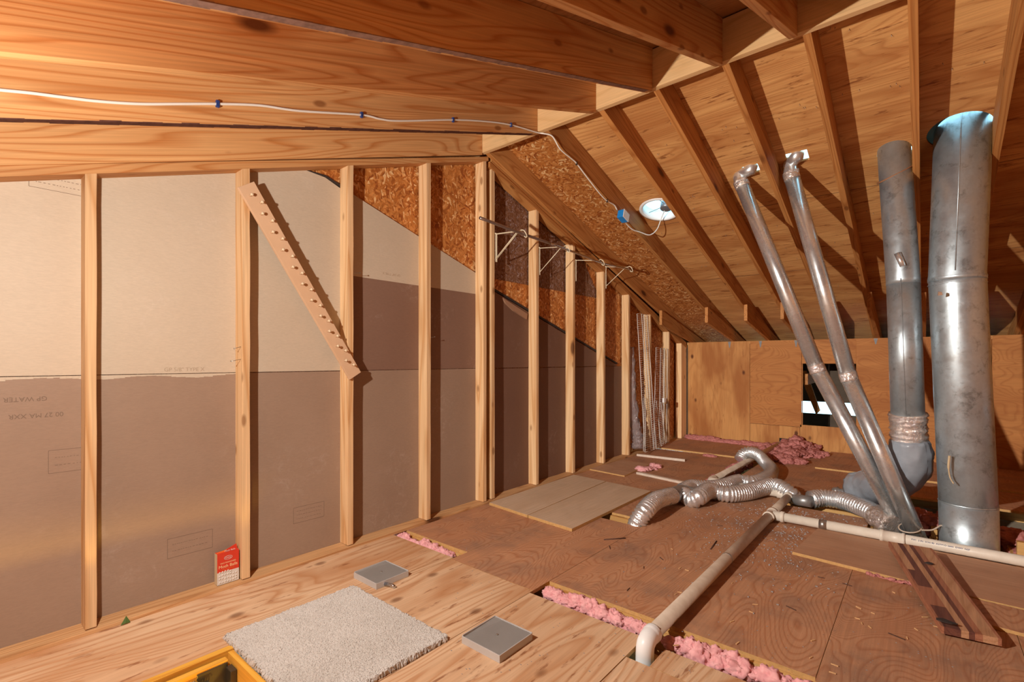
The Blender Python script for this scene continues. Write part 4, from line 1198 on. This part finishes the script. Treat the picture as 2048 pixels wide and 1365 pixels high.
# moth ball box
e = empty('moth_ball_box', (-2.735, .97, .0205), 'red and white moth balls carton standing on the floor plate against the second stud', 'carton')
bx0, bx1, by0, by1, bz0, bz1 = -2.758, -2.722, .918, 1.020, .0205, .178
b = bmesh.new()
box_bm((bx0, by0, bz0), (bx1, by1, bz0 + .062), b, 0)
box_bm((bx0, by0, bz0 + .062), (bx1, by1, bz1), b, 1)
bm_faces = [f for f in b.faces]
b.normal_update()
for f in b.faces:
    c = f.calc_center_median()
    if f.normal.y < -.5: f.material_index = 2 if c.z < .15 else 1
cbody = child_world(link('carton_body', b, [M['white_card'], M['red_card'], M['card']]), e)
b = prism_bm([(by0 + .004, bz1 - .004), (by0 + .05, bz1 + .006), (by1 - .004, bz1 + .024), (by1, bz1 + .008), (by1, bz1 - .002)], bx0 + .010, bx0 + .013, 'x')
child_world(link('torn_flap', b, M['red_card']), e)
fl = prism_bm([(by0, bz1), (by0 + .045, bz1), (by0 + .05, bz1 + .010), (by0 + .004, bz1 + .004)], bx1 - .016, bx1 - .013, 'x')
child_world(link('torn_flap', fl, M['orange_card']), e)
b = bmesh.new(); r = random.Random(4)
for k in range(26):
    yy = by0 + .012 + (k % 7) * .0128; zz = bz0 + .012 + (k // 7) * .016 + r.uniform(-.003, .003)
    bmesh.ops.create_icosphere(b, subdivisions=1, radius=.0075, matrix=Matrix.Translation((bx1 - .004, yy, zz)))
sub(link('moth_ball_picture', b, M['white_card'], smooth=True), cbody)
def btxt(s, size, y, z, mat, nm='carton_print'):
    o = text_obj(nm, s, size, mat, (bx1 + .0004, y, z), RT, None, align='CENTER')
    sub(o, cbody)
ym = (by0 + by1) / 2
btxt('OLD FASHIONED', .0095, ym, .1235, M['cream_ink']); btxt('Moth Balls', .021, ym, .1025, M['cream_ink'])
btxt('KILLS MOTHS', .0095, ym, .090, M['orange_card'])
btxt('Moth Balls', .012, ym + .008, bz1 + .004, M['white_card']); 
ov = tube_bm([(bx1 + .0006, ym + .019 * math.cos(t), .150 + .009 * math.sin(t)) for t in [i * math.tau / 24 for i in range(25)]], .0009, 5)
sub(link('logo_oval', ov, M['white_card']), cbody)
btxt('ENOZ', .010, ym, .1465, M['white_card'])

# wire shelves leaning in the bays
def wire_shelf(lab, rods, pitch, xr=None):
    """rods: list of ((x,y,z) bottom, (x,y,z) top); thin wires join neighbouring rods"""
    P = [(Vector(a), Vector(b_)) for a, b_ in rods]
    e = empty('wire_shelf', P[0][0], lab, 'wire shelf', 'white wire shelves leaning on the gable studs')
    for a, b_ in P:
        child_world(link('long_wire', tube_bm([a, b_], .0036, 8), M['wire_white'], smooth=True), e)
    b = bmesh.new()
    Lm = (P[0][1] - P[0][0]).length
    n = int(Lm / pitch)
    for (a, b_), (c, d) in zip(P[:-1], P[1:]):
        for k in range(n + 1):
            t = k / n
            tube_bm([a.lerp(b_, t), c.lerp(d, t)], .0017, 5, b)
    child_world(link('cross_wires', b, M['wire_white']), e)
    return e
def sx(u, v, x): return on_x(u, v, x)
wire_shelf('tallest white wire shelf, leaning left of its neighbours against the gable studs',
           [(sx(1290, 905, -2.62), sx(1274, 628, -2.69)), (sx(1301, 901, -2.62), sx(1283, 628, -2.69)), (sx(1307, 900, -2.6), sx(1287, 630, -2.68)), (sx(1312, 897, -2.58), sx(1294, 630, -2.66))], .026)
wire_shelf('middle white wire shelf, shorter, in the bay of the eleventh stud',
           [(sx(1307, 896, -2.64), sx(1312, 695, -2.69)), (sx(1318, 896, -2.64), sx(1321, 697, -2.69)), (sx(1327, 888, -2.62), sx(1329, 697, -2.67))], .024)
wire_shelf('right-hand white wire shelf, turned edge-on beside the short stud',
           [(sx(1325, 887, -2.66), sx(1328, 697, -2.685)), (sx(1333, 886, -2.64), sx(1335, 698, -2.66))], .12)
wire_shelf('low white wire shelf leaning in front of the tallest one',
           [(sx(1287, 903, -2.56), sx(1288, 795, -2.62)), (sx(1290, 904, -2.56), sx(1291, 797, -2.62))], .20)
wire_shelf('half-height white wire shelf standing between the tall and the middle one',
           [(sx(1313, 899, -2.60), sx(1305, 803, -2.66)), (sx(1322, 893, -2.60), sx(1313, 803, -2.66)), (sx(1331, 888, -2.6), sx(1322, 805, -2.66))], .024)
# clip and plastic wrap
o = link('shelf_clip', box_bm((-2.64, 6.20, .60), (-2.615, 6.26, .66)), M['pvc_white'], bevel=.002)
child_world(o, bpy.data.objects['wire_shelf.001'])
wr_ = random.Random(9)
pl = smooth_path([sx(1277, 898, -2.66), sx(1274, 870, -2.70), sx(1268, 830, -2.72), sx(1265, 780, -2.73), sx(1264, 730, -2.74), sx(1263, 695, -2.75)], 8)
wo = [[wr_.uniform(-.35, .3) for _ in range(14)] for _ in range(len(pl))]
o = link('plastic_wrap', tube_bm(pl, [.075 - .05 * i / len(pl) for i in range(len(pl))], 14, wob=lambda i, k: wo[i][k]), M['clear'], smooth=True)
tag(o, 'crumpled clear plastic wrap standing between the stud and the wire shelves', 'plastic')

# ================================================================== PINK INSULATION
def fluff(lab, spots, mat, seed, name='insulation_piece'):
    """spots: (x, y, z, rx, ry, rz)"""
    r = random.Random(seed)
    b = bmesh.new()
    for (x, y, z, rx, ry, rz) in spots:
        v0 = len(b.verts)
        res = bmesh.ops.create_icosphere(b, subdivisions=4, radius=1.0)
        sh = Vector((r.uniform(0, 50), r.uniform(0, 50), 0))
        for q in res['verts']:
            d = q.co.copy()
            k = 1 + .38 * mnoise.noise(d * 1.7 + sh) + .24 * mnoise.noise(d * 4.5 + sh) + .16 * mnoise.noise(d * 11 + sh) + .12 * mnoise.noise(d * 24 + sh)
            q.co = Vector((x + d.x * rx * k, y + d.y * ry * k, z + d.z * rz * k))
    o = link(name, b, M[mat], smooth=True)
    return tag(o, lab, 'insulation')
def strip(x0, x1, y0, y1, zc_, rz, n, seed, rr=None):
    r = random.Random(seed); out = []
    for k in range(n):
        t = (k + .5) / n
        rad = rr or (x1 - x0 + y1 - y0) / n * 1.0
        out.append((x0 + (x1 - x0) * t + r.uniform(-.2, .2) * rad, y0 + (y1 - y0) * t + r.uniform(-.01, .01), zc_ + r.uniform(-.008, .008), rad * r.uniform(.8, 1.3), rad * r.uniform(.6, .9), rz * r.uniform(.7, 1.3)))
    return out
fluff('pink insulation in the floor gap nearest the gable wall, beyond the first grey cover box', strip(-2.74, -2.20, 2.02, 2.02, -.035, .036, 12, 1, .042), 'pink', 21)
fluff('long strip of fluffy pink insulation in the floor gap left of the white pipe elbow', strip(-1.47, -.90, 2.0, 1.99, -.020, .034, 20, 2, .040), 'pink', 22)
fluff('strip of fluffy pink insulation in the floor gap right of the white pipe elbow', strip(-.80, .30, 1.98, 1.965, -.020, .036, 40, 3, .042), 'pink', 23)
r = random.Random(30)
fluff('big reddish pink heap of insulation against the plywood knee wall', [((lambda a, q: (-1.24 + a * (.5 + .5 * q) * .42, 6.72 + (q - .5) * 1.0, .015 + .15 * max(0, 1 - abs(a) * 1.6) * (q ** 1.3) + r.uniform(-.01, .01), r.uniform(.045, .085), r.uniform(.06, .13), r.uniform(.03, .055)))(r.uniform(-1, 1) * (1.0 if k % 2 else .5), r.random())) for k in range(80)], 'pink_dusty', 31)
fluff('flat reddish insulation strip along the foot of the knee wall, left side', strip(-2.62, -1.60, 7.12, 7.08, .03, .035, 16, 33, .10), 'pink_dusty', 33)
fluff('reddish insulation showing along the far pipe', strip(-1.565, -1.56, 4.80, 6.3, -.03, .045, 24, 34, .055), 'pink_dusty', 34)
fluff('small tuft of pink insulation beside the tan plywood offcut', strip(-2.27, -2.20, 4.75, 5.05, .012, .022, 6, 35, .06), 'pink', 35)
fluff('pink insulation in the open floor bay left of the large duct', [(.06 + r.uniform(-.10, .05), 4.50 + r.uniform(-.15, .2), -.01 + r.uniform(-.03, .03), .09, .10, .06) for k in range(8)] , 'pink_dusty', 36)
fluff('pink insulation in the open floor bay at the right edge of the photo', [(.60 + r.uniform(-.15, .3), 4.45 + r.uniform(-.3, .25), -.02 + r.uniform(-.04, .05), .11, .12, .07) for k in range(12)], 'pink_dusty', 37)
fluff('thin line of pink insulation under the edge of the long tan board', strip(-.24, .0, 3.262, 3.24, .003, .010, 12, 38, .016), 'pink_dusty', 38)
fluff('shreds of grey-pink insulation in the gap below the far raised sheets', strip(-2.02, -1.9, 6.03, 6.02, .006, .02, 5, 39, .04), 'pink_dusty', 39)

# dark rag near the sleeve
wq = [[wr_.uniform(-.2, .25) for _ in range(12)] for _ in range(20)]
rg = smooth_path([on_z(1665, 982, .03), on_z(1680, 985, .03), on_z(1700, 992, .02)], 5)
o = link('grey_rag', tube_bm(rg, [.02, .03, .035, .04, .035, .03, .035, .03, .025, .02, .01], 12, wob=lambda i, k: wq[i][k]), M['galv_dark'], smooth=True)
tag(o, 'dark grey crumpled scrap behind the short foil duct', 'scrap')

# debris
def chips(n, seed, mat, lab, group, name, region, size, cat):
    r = random.Random(seed); proto = None
    for k in range(n):
        u, v = r.uniform(*region[0]), r.uniform(*region[1])
        c = on_z(u, v, .0)
        if abs(c.x + .845) < .06 or c.y > 4.3 or c.x > .05 or c.x < -2.0 or (c.y > 3.2 and c.x > -.62) or (-1.9 < c.x < -1.5 and 3.1 < c.y < 3.4): continue
        if proto is None:
            o = proto = link(name, box_bm((-size[0] / 2, -size[1] / 2, 0), (size[0] / 2, size[1] / 2, size[2])), M[mat])
        else:
            o = proto.copy(); COL.objects.link(o)
        o.location = (c.x, c.y, .0008); o.rotation_euler = (0, 0, r.uniform(0, 3.14))
        s = r.uniform(.6, 1.2); o.scale = (s, s, 1)
        tag(o, lab, cat, group)
chips(44, 51, 'chip', 'tiny pale wood chip scattered on the red-brown plywood', 'pale wood chips on the floor', 'wood_chip', ((1340, 2040), (1060, 1360)), (.022, .0045, .003), 'wood chip')
chips(12, 52, 'stick', 'dark splinter lying on the red-brown plywood', 'dark splinters on the floor', 'splinter', ((1150, 1900), (1050, 1300)), (.05, .004, .003), 'splinter')
for u0, v0, u1, v1, lab in ((1208, 1080, 1251, 1077, 'long dark splinter on the floor left of the pipe, before the floor hole'), (1421, 1099, 1433, 1083, 'short dark splinter lying close left of the main pipe')):
    a, c = on_z(u0, v0, .003), on_z(u1, v1, .003)
    tag(link('splinter', tube_bm([a, c], .004, 6), M['stick']), lab, 'splinter')
r = random.Random(77); b = bmesh.new()
for k in range(1500):
    x = r.gauss(-.62, .20) if k % 3 else r.gauss(-.95, .2); y = r.gauss(3.75, .45)
    if x > -.31 or not (2.2 < y < 4.38) or x < -1.5 or (x > -.60 and y > 3.22 and y < 3.88 and x > -.6): continue
    if abs(x + .845) < .035 or abs(y - 3.885) < .035: continue
    s = r.uniform(.0015, .0062)
    box_bm((x, y, 0.0004), (x + s * r.uniform(.6, 2), y + s, s * .8), b)
for k in range(500):
    c = on_z(r.uniform(900, 2040), r.uniform(1020, 1350), 0)
    if c.x > .1 or (c.y > 3.2 and c.x > -.6) or c.y > 4.4 or (c.x < -1.8 and c.y > 2.7): continue
    s = r.uniform(.001, .003)
    box_bm((c.x, c.y, 0.0004), (c.x + s * 2, c.y + s, s * .6), b)
o = link('floor_grit', b, M['grit']); tag(o, 'fine grey grit scattered on the floor around the pipe tee', 'grit', kind='stuff')
# leaf and pebble on the plate
c = on_x(250, 1245, -2.685)
b = bmesh.new()
vs = [b.verts.new(Vector((-2.675, c.y, .002)) + Vector(p)) for p in ((0, -.018, 0), (.004, 0, .004), (0, .018, .002), (-.004, .003, .034))]
b.faces.new([vs[0], vs[1], vs[3]]); b.faces.new([vs[1], vs[2], vs[3]])
bmesh.ops.solidify(b, geom=b.faces, thickness=.0008)
tag(link('dry_leaf', b, M['leaf']), 'small green leaf scrap standing at the floor plate near the first stud', 'leaf')
